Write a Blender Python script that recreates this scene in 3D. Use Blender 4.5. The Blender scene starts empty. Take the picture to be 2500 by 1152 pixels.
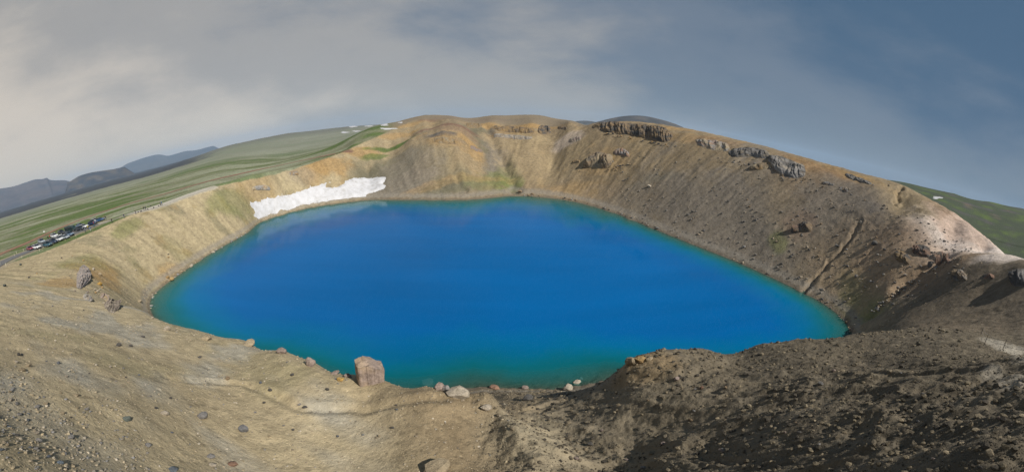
import bpy, bmesh, math, random
import numpy as np
from mathutils import Vector, Matrix

random.seed(7)
RNG = np.random.default_rng(11)
scene = bpy.context.scene
COL = scene.collection

# ------------------------------------------------------------------ camera
# a stitched wide panorama: equirectangular lens, pitched down at the lake
F, XC, YC, PITCH = 900.0, 1200.0, 576.0, math.radians(17.9)
CZ = 35.0                                   # eye height over the lake (lake = z 0)
cam_d = bpy.data.cameras.new('camera')
cam = bpy.data.objects.new('camera', cam_d)
COL.objects.link(cam)
cam.location = (0, 0, CZ)
cam.rotation_euler = (math.radians(90) - PITCH, 0, 0)
cam_d.type = 'PANO'
cam_d.panorama_type = 'EQUIRECTANGULAR'
cam_d.longitude_min = -XC / F
cam_d.longitude_max = (2500 - XC) / F
cam_d.latitude_min = -(1152 - YC) / F
cam_d.latitude_max = YC / F
cam_d.clip_start = 0.05
cam_d.clip_end = 60000
scene.camera = cam

# ------------------------------------------------------------------ light
SUN_AZ, SUN_EL = math.radians(127), math.radians(44)   # azimuth clockwise from +Y
sun_dir = Vector((math.sin(SUN_AZ) * math.cos(SUN_EL), math.cos(SUN_AZ) * math.cos(SUN_EL), math.sin(SUN_EL)))
sl = bpy.data.lights.new('sun', 'SUN')
sl.energy = 5.0
sl.angle = math.radians(0.53)
sl.color = (1.0, 0.945, 0.86)
so = bpy.data.objects.new('sun', sl)
COL.objects.link(so)
so.rotation_euler = sun_dir.to_track_quat('Z', 'Y').to_euler()
so.location = sun_dir * 300

world = bpy.data.worlds.new('World')
scene.world = world
world.use_nodes = True
nt = world.node_tree
nt.nodes.clear()
N = nt.nodes.new
L = nt.links.new
out = N('ShaderNodeOutputWorld')
sky = N('ShaderNodeTexSky')
sky.sky_type = 'NISHITA'
sky.sun_disc = False
sky.sun_elevation = SUN_EL
sky.sun_rotation = SUN_AZ
sky.altitude = 600
bg1 = N('ShaderNodeBackground'); bg1.inputs[1].default_value = 0.05
L(sky.outputs[0], bg1.inputs[0])
tc = N('ShaderNodeTexCoord')
mp = N('ShaderNodeMapping'); mp.inputs['Scale'].default_value = (1.0, 1.0, 2.2); mp.inputs['Rotation'].default_value = (0.25, 0.35, 0.6)
L(tc.outputs['Generated'], mp.inputs[0])
n1 = N('ShaderNodeTexNoise'); n1.inputs['Scale'].default_value = 2.5; n1.inputs['Detail'].default_value = 8; n1.inputs['Roughness'].default_value = 0.56; n1.inputs['Distortion'].default_value = 0.15
L(mp.outputs[0], n1.inputs[0])
sep = N('ShaderNodeSeparateXYZ'); L(tc.outputs['Generated'], sep.inputs[0])
def wm(op, a, b, clamp=False):
    m = N('ShaderNodeMath'); m.operation = op; m.use_clamp = clamp
    for i, v in enumerate((a, b)):
        if isinstance(v, (int, float)): m.inputs[i].default_value = v
        else: L(v, m.inputs[i])
    return m.outputs[0]
# cloud veil: thick in the west (-X) thinning to the east, broken by noise; thicker low down
veil = wm('ADD', wm('MULTIPLY', sep.outputs[0], -0.42), 0.58)
veil = wm('ADD', veil, wm('MULTIPLY', wm('SUBTRACT', n1.outputs[0], 0.5), 0.72))
veil = wm('SUBTRACT', veil, wm('MULTIPLY', wm('MAXIMUM', sep.outputs[2], 0.0), 0.72))
veil = wm('ADD', veil, 0.10, True)
cr = N('ShaderNodeValToRGB')
cr.color_ramp.interpolation = 'EASE'
e = cr.color_ramp.elements
e[0].position = 0.0; e[0].color = (0.06, 0.12, 0.2, 1)
e[1].position = 1.0; e[1].color = (0.64, 0.575, 0.49, 1)
m = e.new(0.33); m.color = (0.15, 0.195, 0.255, 1)
m = e.new(0.66); m.color = (0.37, 0.36, 0.345, 1)
L(veil, cr.inputs[0])
bg2 = N('ShaderNodeBackground'); bg2.inputs[1].default_value = 1.0
L(cr.outputs[0], bg2.inputs[0])
mx = N('ShaderNodeMixShader'); mx.inputs[0].default_value = 0.86
L(bg1.outputs[0], mx.inputs[1]); L(bg2.outputs[0], mx.inputs[2])
L(mx.outputs[0], out.inputs[0])

vs = scene.view_settings
vs.view_transform = 'Standard'; vs.look = 'None'; vs.exposure = 0.15; vs.gamma = 1.0
scene.cycles.use_denoising = True
scene.cycles.denoising_input_passes = 'RGB_ALBEDO_NORMAL'
scene.cycles.denoising_prefilter = 'NONE'
scene.cycles.max_bounces = 6
scene.cycles.volume_bounces = 0

# ------------------------------------------------------------------ pixel -> direction
CP, SP = math.cos(PITCH), math.sin(PITCH)
def ray(px, py):
    a = (px - XC) / F; l = (YC - py) / F
    r, f, u = math.sin(a) * math.cos(l), math.cos(a) * math.cos(l), math.sin(l)
    return np.array([r, f * CP + u * SP, -f * SP + u * CP])
def pr(px, py, r):                      # point on the pixel's ray at horizontal distance r (world)
    d = ray(px, py); k = r / math.hypot(d[0], d[1])
    return np.array([d[0] * k, d[1] * k, d[2] * k + CZ])
def pz(px, py, z):                      # point on the pixel's ray at world height z
    d = ray(px, py); k = (z - CZ) / d[2]
    return np.array([d[0] * k, d[1] * k, z])
def azp(px, py=576):
    d = ray(px, py); return math.degrees(math.atan2(d[0], d[1]))
def pol(az, r, zrel):
    a = math.radians(az); return np.array([r * math.sin(a), r * math.cos(a), CZ + zrel])

# ------------------------------------------------------------------ numpy noise
_PT = np.random.default_rng(5).permutation(4096).astype(np.int32); _PT2 = np.concatenate([_PT, _PT])
def _hash(ix, iy, seed):
    return _PT2[_PT[(ix + seed * 131) & 4095] + (iy & 4095)]
_GA = np.cos(np.arange(256) * 2 * np.pi / 256).astype(np.float32)
_GB = np.sin(np.arange(256) * 2 * np.pi / 256).astype(np.float32)
def perlin(x, y, seed=0):
    x = np.asarray(x, np.float64); y = np.asarray(y, np.float64)
    fx = np.floor(x); fy = np.floor(y)
    ix = fx.astype(np.int32); iy = fy.astype(np.int32)
    dx = (x - fx).astype(np.float32); dy = (y - fy).astype(np.float32)
    u = dx * dx * dx * (dx * (dx * 6 - 15) + 10); v = dy * dy * dy * (dy * (dy * 6 - 15) + 10)
    def g(jx, jy, ddx, ddy):
        k = _hash(jx, jy, seed) & 255
        return _GA[k] * ddx + _GB[k] * ddy
    a = g(ix, iy, dx, dy); b = g(ix + 1, iy, dx - 1, dy)
    c = g(ix, iy + 1, dx, dy - 1); d = g(ix + 1, iy + 1, dx - 1, dy - 1)
    return 1.5 * ((a + u * (b - a)) + v * ((c + u * (d - c)) - (a + u * (b - a))))
def fbm(x, y, octv=4, seed=0, gain=0.5):
    s = 0; a = 1.0; t = 0
    for o in range(octv):
        s = s + a * perlin(x * 2 ** o + 17.3 * o, y * 2 ** o - 9.1 * o, seed + o); t += a; a *= gain
    return s / t
def ridged(x, y, octv=3, seed=0):
    s = 0; a = 1.0; t = 0
    for o in range(octv):
        s = s + a * (1 - 2 * np.abs(perlin(x * 2 ** o + 5.3 * o, y * 2 ** o, seed + o))); t += a; a *= 0.5
    return s / t
def sst(a, b, x):
    t = np.clip((x - a) / (b - a), 0, 1); return t * t * (3 - 2 * t)

# ------------------------------------------------------------------ terrain control
LC = np.array([-8.0, 103.0])            # lake centre
SHORE_PX = [(365,745),(375,720),(430,675),(520,615),(600,570),(640,540),(720,515),(800,500),(900,489),(1000,488),(1150,487),(1250,478),
            (1300,480),(1400,492),(1500,520),(1600,560),(1700,600),(1800,640),(1900,685),(2000,735),(2060,780),(2082,810)]
shore = [pz(x, y, 0.0) for x, y in SHORE_PX]
def ps(px, py, back):                   # hidden shore: short of where the sight line over the brow meets the lake
    q = pz(px, py, 0.0); d = math.hypot(q[0], q[1]); q[:2] *= (d - back) / d; return q
shore += [ps(2070,828,7), ps(1950,838,8), ps(1850,846,8), ps(1700,858,7), ps(1600,866,6), ps(1540,885,3.5), ps(1480,927,0.3), ps(1400,948,0), ps(1300,950,0), ps(1160,943,0.3),
          ps(1040,940,2.5), ps(940,928,4), ps(870,915,5), ps(770,885,6), ps(700,858,7), ps(600,832,7), ps(500,818,7), ps(420,800,6), ps(372,765,2)]
def dense(P, n=3):                      # smooth in-between points of a control line
    P = np.array(P, float); k = np.arange(len(P)); t = np.linspace(0, len(P) - 1, (len(P) - 1) * n + 1); o = []
    for c in P.T:
        e = np.concatenate([[2 * c[0] - c[1]], c, [2 * c[-1] - c[-2]]]); i = np.minimum(t.astype(int), len(P) - 2); u = t - i
        a0, a1, a2, a3 = e[i], e[i + 1], e[i + 2], e[i + 3]
        o.append(a1 + .5 * u * (a2 - a0 + u * (2 * a0 - 5 * a1 + 4 * a2 - a3 + u * (3 * (a1 - a2) + a3 - a0))))
    return [tuple(v) for v in np.array(o).T]
shore = [np.array([q[0], q[1], 0.0]) for q in dense([tuple(q) for q in shore], 4)]
CTRL = []
def add(p): CTRL.append(np.array(p, float))
for q in shore:
    add(q)
    v = LC - q[:2]; d = np.linalg.norm(v); v /= d
    for k, z in (((4, -0.9), (12, -2.6), (30, -7)) if q[1] > 125 else ((4, -1.5), (12, -5.5), (30, -13))):
        _i = globals().get('_i', 0) + 1
        if _i % 2: add([q[0] + v[0] * k, q[1] + v[1] * k, z])
add([LC[0], LC[1], -22]); add([LC[0] - 30, LC[1], -20]); add([LC[0] + 30, LC[1], -20])
RIM_L = [(0,652,112),(100,618,120),(200,578,127),(305,532,132),(395,499,145),(500,463,158),(600,440,170),(700,418,185),(800,386,205),(900,346,233),(960,320,254),(1010,297,272)]
RIM_L = dense(RIM_L, 7)
for x, y, r in RIM_L:
    q = pr(x, y, r); add(q)
    for k, dz in ((12, -0.2), (45, -0.8)):
        _i += 1
        if x < 850 and (k < 20 or _i % 6 == 0): add([q[0] * (r + k) / r, q[1] * (r + k) / r, q[2] + dz])
RIM_R = [(1450,301,243),(1520,297,240),(1600,301,228),(1650,310,218),(1700,318,208),(1800,340,190),(1900,366,176),(2000,395,165),(2100,422,158),(2170,441,152),(2230,466,146),(2300,503,140),(2350,536,135),(2400,576,128),(2440,611,122),(2475,643,115)]
RIM_R = dense(RIM_R, 5)
for x, y, r in RIM_R:
    q = pr(x, y, r); add(q)
    add([q[0] * (r + 30) / r, q[1] * (r + 30) / r, q[2] - (6 if x < 2250 else 10)])
for t in [  # far wall: plateau, mound, gullies
    (1060,286,280),(1030,290,276),(1100,282,300),(1200,282,305),(1330,284,300),(1060,304,258),(1150,303,262),(1200,304,258),(1300,303,257),(1390,300,250),
    (1000,344,216),(1080,322,214),(1130,334,212),(1040,330,215),(950,363,226),(1000,338,238),(900,388,211),(1060,312,250),
    (1195,330,246),(1230,400,210),(1256,462,178),(1350,400,212),(1080,400,189),(1000,420,190),(900,420,205),(1160,400,196),
    # right wall, spur and shoulder
    (2150,531,121),(2200,541,117),(2260,581,111),(2310,626,105),(2200,503,134),(2330,566,125),(2400,616,117),
    (2310,640,99),(2230,690,91),(2160,735,84),(2130,772,80),(2110,800,75.5),
    (2340,637,88),(2420,646,80),(2500,656,72),(2600,690,62),(2300,700,78),(2400,720,68),(2490,740,58),(2200,760,72),(2300,788,58),(2450,802,47),
    # hump brow in the right foreground
    (2080,827,38),(2150,815,37.5),(2250,806,37),(2330,810,36),(2390,822,34),(2450,842,31),(2500,868,28),
    (1540,884,23),(1600,866,27),(1700,858,30),(1850,846,33),(1950,838,35),
    # brow on the left
    (365,770,52),(420,801,46),(500,819,42),(600,833,36),(700,859,30),(770,886,26),(870,916,22),(940,929,20),(1040,943,18),(1110,958,18),(1185,972,17.5),
    (270,746,61),(200,712,68),(220,680,84),(120,690,76),
    # near ground
    (0,1152,7.5),(0,1000,11.5),(0,850,20),(0,750,35),(0,700,58),(300,1152,9.5),(300,1000,14),(300,900,20),(300,800,34),
    (600,1152,12),(600,1040,16),(600,950,21),(600,880,27.5),(900,1152,11.5),(900,1050,15),(900,980,18),
    (1200,1152,11),(1200,1060,15),(1200,1003,19),(1250,962,28),(1350,962,28),(1500,1152,12.5),(1500,1050,16),(1500,970,20),(1450,945,24),
    (1800,1152,10),(1800,1050,14),(1800,950,20),(1800,890,26),(2100,1152,8),(2100,1050,11.5),(2100,950,18),(2100,880,26),
    (2400,1152,6.5),(2400,1050,9.5),(2400,950,15),(2400,880,22),(-150,900,13),(-150,760,30),(-150,690,70),
    # country beyond the rim
    (560,402,350),(560,377,700),(560,355,1500),(700,388,400),(700,347,900),(700,326,1500),(850,350,430),(850,325,900),(850,310,1500),(960,303,1300),
    (2170,442,420),(2230,453,430),(2330,473,440),(2420,493,450),(2500,510,460),(2300,493,330),(2400,548,300),(2480,602,260),(2600,545,470),(2530,640,220),
    ]:
    add(pr(*t))
for px, py, rb, back in [(2080,827,38,7),(1950,838,35,8),(1850,846,33,8),(1700,858,30,7),(1600,866,27,6),(1540,884,23,3.5),(1040,943,17.5,2.5),(940,929,20,4),(870,916,22,5),(770,886,26,6),(700,859,30,7),(600,833,36,7),(500,819,42,7),(420,801,46,6)]:
    A_, B_ = pr(px, py, rb), ps(px, py, back)
    for t, k in ((0.3, 0.52), (0.6, 0.24), (0.85, 0.07)):
        q = A_ + (B_ - A_) * t; q[2] = A_[2] * k; add(q)
for az, r, z in [(0,0.01,-8.6),(0,5,-12),(-14,310,2),(-14,400,0),(-18,330,-1),(180,5,-7.2),(180,30,-5.5),(180,100,-9),(135,10,-5.6),(-135,10,-6),(135,40,-5),(-135,40,-6),(110,10,-4.6),(-110,10,-5),(110,50,-6),(-110,50,-7),
                 (135,120,-12),(-135,120,-13),(-100,120,-17),(105,120,-14),(-5,350,1),(10,340,1),(0,450,-10),(18,330,-8),(30,300,-12),(45,290,-14),(30,500,-18),(50,500,-18),(0,1000,-20),(-15,700,0),
                 (-35,2600,2),(-20,2600,2),(75,700,-20),(90,700,-22),(120,300,-20),(180,300,-20),(-120,300,-20)]:
    add(pol(az, r, z))
for az in (-92, -78, -68, -58, -50):
    for r, z in ((260,-17.5),(500,-20),(1500,-28),(4000,-46)): add(pol(az, r, z))
for az in range(-180, 180, 30):
    add(pol(az, 4500, -46)); add(pol(az, 9800, -80))
for az in (0, 30, 60, 90, 120, 150, 180, -150, -120): add(pol(az, 1800, -28))
CTRL = np.array(CTRL)
def warp(x, y):
    r = np.sqrt(x * x + y * y) + 1e-9; s = np.log1p(r / 8.0) / r
    return x * s, y * s, r
_cu, _cv, _cr = warp(CTRL[:, 0], CTRL[:, 1])
def _phi(d2): return d2 ** 0.72
_n = len(CTRL)
A = np.zeros((_n + 1, _n + 1))
A[:_n, :_n] = _phi((_cu[:, None] - _cu) ** 2 + (_cv[:, None] - _cv) ** 2); A[:_n, _n] = 1; A[_n, :_n] = 1
A[np.arange(_n), np.arange(_n)] -= 2e-4
W = np.linalg.solve(A, np.append((CTRL[:, 2] - CZ) / (_cr + 4.0), 0.0))
def base(x, y):
    x = np.asarray(x, float); sh = x.shape; x = x.ravel(); y = np.asarray(y, float).ravel()
    o = np.empty(len(x))
    for i in range(0, len(x), 8192):
        u, v, r = warp(x[i:i + 8192], y[i:i + 8192])
        k = _phi((u[:, None] - _cu) ** 2 + (v[:, None] - _cv) ** 2)
        o[i:i + 8192] = (k @ W[:_n] + W[_n]) * (r + 4.0) + CZ
    return o.reshape(sh)

# polar frame of the crater: shore radius and rim radius about the lake centre
def _polar(ptsxy):
    d = np.array([[p[0] - LC[0], p[1] - LC[1]] for p in ptsxy])
    a = np.arctan2(d[:, 0], d[:, 1]); R = np.hypot(d[:, 0], d[:, 1]); o = np.argsort(a)
    return np.concatenate([a[o] - 2 * np.pi, a[o], a[o] + 2 * np.pi]), np.tile(R[o], 3)
_sa, _sr = _polar(shore)
_ra, _rr = _polar([pr(*t) for t in RIM_L[1:]] + [pr(1200,304,258), pr(1100,300,262), pr(1300,303,257)] + [pr(*t) for t in RIM_R] + [pr(2500,700,60), pol(95,12,0), pol(0,-6,0), pol(-95,12,0), pol(-90,50,0)])
def crater(x, y):
    dx = x - LC[0]; dy = y - LC[1]; a = np.arctan2(dx, dy); R = np.hypot(dx, dy)
    Rs = np.interp(a, _sa, _sr); Rr = np.maximum(np.interp(a, _ra, _rr), Rs + 8)
    return a, R, Rs, Rr

ROADS = []   # (polyline Nx2, half width) flattened in the detail
def road_mask(x, y):
    m = np.zeros(np.shape(x))
    for P, hw in ROADS:
        d = seg_dist(x, y, P); m = np.maximum(m, 1 - sst(hw + 0.5, hw + 4, d))
    return m
def seg_dist(x, y, P):
    best = np.full(np.shape(x), 1e9); lo = P.min(0) - 12; hi = P.max(0) + 12
    k = (x > lo[0]) & (x < hi[0]) & (y > lo[1]) & (y < hi[1])
    if not k.any(): return best
    X, Y = x[k], y[k]; bb = np.full(X.shape, 1e9)
    for a, b in zip(P[:-1], P[1:]):
        v = b - a; t = np.clip(((X - a[0]) * v[0] + (Y - a[1]) * v[1]) / (v @ v), 0, 1)
        bb = np.minimum(bb, np.hypot(X - a[0] - t * v[0], Y - a[1] - t * v[1]))
    best[k] = bb
    return best

HUMP = pr(1250, 1075, 14.0)[:2]
def base_hit(px, py):
    d = ray(px, py); k = math.hypot(d[0], d[1]); rr = np.exp(np.linspace(math.log(5), math.log(400), 900))
    g = CZ + d[2] / k * rr - base(d[0] / k * rr, d[1] / k * rr); t = rr[np.argmax(g < 0)]; return np.array([d[0] / k * t, d[1] / k * t])
# (line, depth, half width): worn trails and cut gullies
CUTS = [(np.array([base_hit(*p) for p in L_]), dp, w) for L_, dp, w in [
    ([(420,925),(520,934),(600,942),(680,975),(740,1003),(850,1001),(960,987),(1080,978)], 0.20, 0.35),
    ([(1962,712),(1990,682),(2030,641),(2055,612),(2080,577),(2096,548)], 1.0, 0.7), ([(2202,458),(2196,478),(2184,502)], 1.0, 0.9),
    ([(2128,772),(2165,733),(2230,690),(2312,638)], 1.5, 1.8), ([(1258,468),(1236,410),(1205,345),(1190,312)], 1.4, 2.6), ([(2020,700),(2090,650),(2140,610)], 0.5, 0.8),
    ([(1130,470),(1110,420),(1100,370)], 0.8, 1.6)]]
def detail(x, y, z):
    a, R, Rs, Rr = crater(x, y)
    r = np.hypot(x, y); az = np.degrees(np.arctan2(x, y))
    s = (R - Rs) / (Rr - Rs)
    wall = sst(0.03, 0.2, s) * (1 - sst(0.92, 1.12, s))
    shorek = sst(0.0, 4.0, np.abs(R - Rs))
    outer = sst(1.0, 1.15, s)
    left = 1 - sst(-28, 12, az)                      # gentle tan west side
    far = sst(14, 70, r)
    d = np.zeros_like(z)
    # broad relief and run-off channels on the walls
    d += wall * far * (0.9 - 0.45 * left) * fbm(x / 26, y / 26, 4, 3)
    arc = a * 62.0
    ch = ridged(arc / 9.0 + 0.35 * fbm(x / 18, y / 18, 2, 9), R / 60.0, 3, 21)
    d += wall * far * (0.8 - 0.62 * left) * ch * sst(0.0, 0.5, s + 0.1) * (1 - 0.8 * sst(0.6, 0.95, s))
    fine = fbm(arc / 1.7, R / 16.0, 3, 31)
    d += wall * far * 0.42 * fine + wall * far * (0.5 - 0.3 * left) * ridged(x / 6.5, y / 6.5, 3, 35) * sst(0.05, 0.45, fbm(x / 22, y / 22, 2, 36))
    d += far * (1 - outer * 0.8) * shorek * (0.16 * fbm(x / 2.6, y / 2.6, 3, 41) + 0.10 * fbm(x / 0.9, y / 0.9, 2, 43)) * (1 - 0.35 * left)
    # open country: gentle hummocks
    d += outer * sst(100, 180, r) * (0.5 * fbm(x / 40, y / 40, 3, 51) + np.clip((r - 300) / 700, 0, 4) * 2.5 * fbm(x / 160, y / 160, 4, 52) + 0.12 * fbm(x / 5, y / 5, 2, 53))
    # near ground
    nr = 1 - sst(45, 75, r)
    rough = sst(-6, 14, az + 8 * fbm(x / 6, y / 6, 2, 61)) * sst(4, 7, r)
    d += nr * np.minimum(1, r / 20) * (0.40 * fbm(x / 9, y / 9, 3, 62) * (0.5 + rough) * (1 - 0.9 * rough * sst(17, 25, r)) + 0.15 * fbm(x / 2.7, y / 2.7, 3, 63))
    d += nr * (0.045 + 0.13 * rough) * np.minimum(1, r / 9) * fbm(x / 0.95, y / 0.95, 3, 64)
    d += nr * (0.016 + 0.035 * rough) * fbm(x / 0.28, y / 0.28, 2, 65)
    # eastern foreground: worn lobes and furrows along the contour
    fu = 0.995 * x - 0.1 * y; fv = 0.995 * y + 0.1 * x
    lob = ridged(fv / 4.0 + 0.45 * fbm(x / 8, y / 8, 2, 66), fu / 17.0 + 0.3 * fbm(x / 6, y / 6, 2, 67), 3, 68)
    ph = (np.log(r) + 0.38 * np.radians(az)) * 4.2 + 0.55 * fbm(x / 8, y / 8, 3, 73)
    sw = ridged(ph, np.radians(az) * 1.3 + 4 * fbm(x / 14, y / 14, 2, 74), 3, 75)
    d += nr * rough * (0.16 + 0.03 * r) * sw * sst(5, 10, r) * (1 - sst(18, 26, r) * 0.93)
    d += nr * rough * (0.08 + 0.012 * r) * lob * sst(5, 10, r) * (1 - sst(18, 26, r) * 0.9)
    # little hump at the bottom centre: gravel back, dark western flank
    ux = x - HUMP[0] + 0.28 * (y - HUMP[1]); uy = y - HUMP[1]
    d += 1.9 * np.exp(-np.abs(ux / np.where(ux < 0, 1.15, 2.4)) ** 1.6 - (uy / 3.6) ** 2)
    d += 0.16 * np.exp(-((ux + 1.2) / 1.6) ** 2 - (uy / 4.5) ** 2) * fbm(x / 0.5, y / 0.5, 3, 69)
    for P, dp, w in CUTS:
        dd = seg_dist(x + (0.5 * w + 1.6 * (dp > .4)) * fbm(x / (5 * w), y / (5 * w), 3, 71), y + (0.5 * w + 1.6 * (dp > .4)) * fbm(x / (5 * w), y / (5 * w), 3, 72), P)
        d += dp * (0.35 * np.exp(-((dd - 1.9 * w) / (0.9 * w)) ** 2) - np.exp(-(dd / w) ** 2))
    if len(ROADS):
        d *= 1 - road_mask(x, y)
    return d
GRID = {}
def H(x, y):
    x = np.asarray(x, float); y = np.asarray(y, float)
    if not GRID:
        b = base(x, y); return b + detail(x, y, b)
    r = np.hypot(x, y); az = np.arctan2(x, y); rr, aa, Z = GRID['r'], GRID['a'], GRID['z']
    i = np.clip(np.searchsorted(rr, r) - 1, 0, len(rr) - 2); j = np.clip(np.searchsorted(aa, az) - 1, 0, len(aa) - 2)
    u = np.clip((r - rr[i]) / (rr[i + 1] - rr[i]), 0, 1); v = np.clip((az - aa[j]) / (aa[j + 1] - aa[j]), 0, 1)
    return (Z[i, j] * (1 - v) + Z[i, j + 1] * v) * (1 - u) + (Z[i + 1, j] * (1 - v) + Z[i + 1, j + 1] * v) * u
def Hs(x, y): return float(H(np.array([x]), np.array([y]))[0])
def hit(px, py, r0=1.5, r1=3000, fallback=None):
    """first meeting of the pixel's ray with the ground"""
    d = ray(px, py); k = math.hypot(d[0], d[1])
    rr = np.exp(np.linspace(math.log(r0), math.log(r1), 420))
    X, Y, Z = d[0] / k * rr, d[1] / k * rr, CZ + d[2] / k * rr
    g = Z - H(X, Y); i = np.argmax(g < 0)
    if g[i] >= 0: return fallback
    lo, hi = rr[max(i - 1, 0)], rr[i]
    t = np.linspace(lo, hi, 24)
    g = CZ + d[2] / k * t - H(d[0] / k * t, d[1] / k * t); i = np.argmax(g < 0); t = t[i]
    return np.array([d[0] / k * t, d[1] / k * t, CZ + d[2] / k * t])
def pxsize(p, n):                        # metres spanned by n photo pixels at point p
    return n / F * math.sqrt(p[0] ** 2 + p[1] ** 2 + (p[2] - CZ) ** 2)

# ------------------------------------------------------------------ scene helpers
def tag(o, label=None, cat=None, group=None, kind=None):
    if label: o['label'] = label
    if cat: o['category'] = cat
    if group: o['group'] = group
    if kind: o['kind'] = kind
    return o
def link(name, me, mat=None, parent=None):
    o = bpy.data.objects.new(name, me); COL.objects.link(o)
    if mat is not None and me is not None and not me.materials: me.materials.append(mat)
    if parent is not None: o.parent = parent
    return o
def np_mesh(name, V, Fq, smooth=True, attrs=None):
    """V (n,3), Fq (m,k) -> mesh; attrs {name: (n,4) colours or (n,) floats}"""
    V = np.asarray(V, np.float32); Fq = np.asarray(Fq, np.int32)
    me = bpy.data.meshes.new(name)
    k = Fq.shape[1]
    me.vertices.add(len(V)); me.vertices.foreach_set('co', V.ravel())
    me.loops.add(Fq.size); me.loops.foreach_set('vertex_index', Fq.ravel())
    me.polygons.add(len(Fq)); me.polygons.foreach_set('loop_start', np.arange(0, Fq.size, k, dtype=np.int32))
    me.polygons.foreach_set('use_smooth', np.full(len(Fq), smooth))
    for an, av in (attrs or {}).items():
        av = np.asarray(av, np.float32)
        if av.ndim == 2:
            at = me.attributes.new(an, 'FLOAT_COLOR', 'POINT'); at.data.foreach_set('color', np.hstack([av[:, :3], np.ones((len(av), 1), np.float32)]).astype(np.float32).ravel())
        else:
            at = me.attributes.new(an, 'FLOAT', 'POINT'); at.data.foreach_set('value', av)
    me.update(calc_edges=True)
    me.validate()
    return me
def grid_faces(nr, nc, wrap=False):
    i = np.arange(nr - 1)[:, None]; j = np.arange(nc if wrap else nc - 1)[None, :]
    a = i * nc + j; b = i * nc + (j + 1) % nc; c = (i + 1) * nc + (j + 1) % nc; d = (i + 1) * nc + j
    return np.stack([a, b, c, d], -1).reshape(-1, 4)

class Mat:
    """small node-tree writer"""
    def __init__(s, name, rough=0.9, spec=0.3):
        s.m = bpy.data.materials.new(name); s.m.use_nodes = True; s.t = s.m.node_tree
        s.b = s.t.nodes['Principled BSDF']; s.b.inputs['Roughness'].default_value = rough
        s.b.inputs['Specular IOR Level'].default_value = spec
        s.o = s.t.nodes['Material Output']
    def n(s, kind, **kw):
        x = s.t.nodes.new('ShaderNode' + kind)
        for k, v in kw.items():
            if k in ('operation', 'blend_type', 'data_type', 'attribute_name', 'feature', 'use_clamp', 'noise_dimensions', 'distance', 'noise_type', 'normalize', 'interpolation_type'): setattr(x, k, v)
            else: x.inputs[k.replace('_', ' ')].default_value = v
        return x
    def l(s, a, b): s.t.links.new(a, b)
    def coord(s): return s.n('TexCoord').outputs['Object']
    def noise(s, scale, detail=4, rough=0.55, vec=None):
        x = s.n('TexNoise'); x.inputs['Scale'].default_value = scale; x.inputs['Detail'].default_value = detail; x.inputs['Roughness'].default_value = rough
        s.l(vec if vec is not None else s.coord(), x.inputs['Vector']); return x.outputs['Fac']
    def ramp(s, fac, stops):
        x = s.n('ValToRGB'); e = x.color_ramp.elements
        while len(e) < len(stops): e.new(0.5)
        for k, (p, c) in enumerate(stops):
            e[k].position = p; e[k].color = (c, c, c, 1) if isinstance(c, (int, float)) else (*c, 1)
        s.l(fac, x.inputs[0]); return x.outputs[0]
    def mix(s, a, b, fac, mode='MIX'):
        x = s.n('Mix', data_type='RGBA', blend_type=mode)
        for i, v in ((0, fac), (6, a), (7, b)):
            if isinstance(v, (int, float)): x.inputs[i].default_value = v
            elif isinstance(v, tuple): x.inputs[i].default_value = (*v, 1)
            else: s.l(v, x.inputs[i])
        return x.outputs[2]
    def math(s, op, a, b=0.0, clamp=False):
        x = s.n('Math', operation=op, use_clamp=clamp)
        for i, v in enumerate((a, b)):
            if isinstance(v, (int, float)): x.inputs[i].default_value = v
            else: s.l(v, x.inputs[i])
        return x.outputs[0]
    def bump(s, height, dist, strength=1.0, prev=None):
        x = s.n('Bump'); x.inputs['Distance'].default_value = dist; x.inputs['Strength'].default_value = strength
        s.l(height, x.inputs['Height'])
        if prev is not None: s.l(prev, x.inputs['Normal'])
        return x.outputs[0]
    def color(s, c):
        if isinstance(c, tuple): s.b.inputs['Base Color'].default_value = (*c, 1)
        else: s.l(c, s.b.inputs['Base Color'])
    def normal(s, n): s.l(n, s.b.inputs['Normal'])

def mat_ground():
    g = Mat('ground_soil', 0.95, 0.15)
    at = g.n('Attribute', attribute_name='albedo').outputs['Color']
    v = g.ramp(g.noise(0.9, 8, 0.68), [(0.30, 0.72), (0.5, 1.0), (0.72, 1.25)])
    c = g.mix(at, v, 1.0, 'MULTIPLY')
    # stones of many colours, from pebbles to cobbles
    for sc, th, amt in ((46, 0.13, 0.7), (13, 0.10, 0.8), (4.5, 0.1, 0.75), (1.6, 0.10, 0.65)):
        vo = g.n('TexVoronoi', feature='F1'); vo.inputs['Scale'].default_value = sc; g.l(g.coord(), vo.inputs['Vector'])
        on = g.math('MULTIPLY', g.ramp(vo.outputs['Distance'], [(0.22, 1.0), (0.42, 0.0)]), g.ramp(g.noise(sc * 0.31, 2), [(0.50, 0.0), (0.56, 1.0)]))
        sv = g.n('SeparateColor'); g.l(vo.outputs['Color'], sv.inputs[0])
        k = g.ramp(sv.outputs[0], [(0.0, 0.42), (0.55, 0.9), (0.8, 1.15), (1.0, 1.7)])
        cc = g.mix(at, k, 1.0, 'MULTIPLY')
        c = g.mix(c, cc, g.math('MULTIPLY', on, amt))
    g.color(c)
    b = g.bump(g.noise(0.8, 7, 0.66), 0.45, 0.6)
    b = g.bump(g.noise(5.5, 6, 0.65), 0.075, 0.75, b)
    b = g.bump(g.noise(38, 4, 0.65), 0.014, 0.8, b)
    g.normal(b)
    return g.m
M_GROUND = mat_ground()

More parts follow.
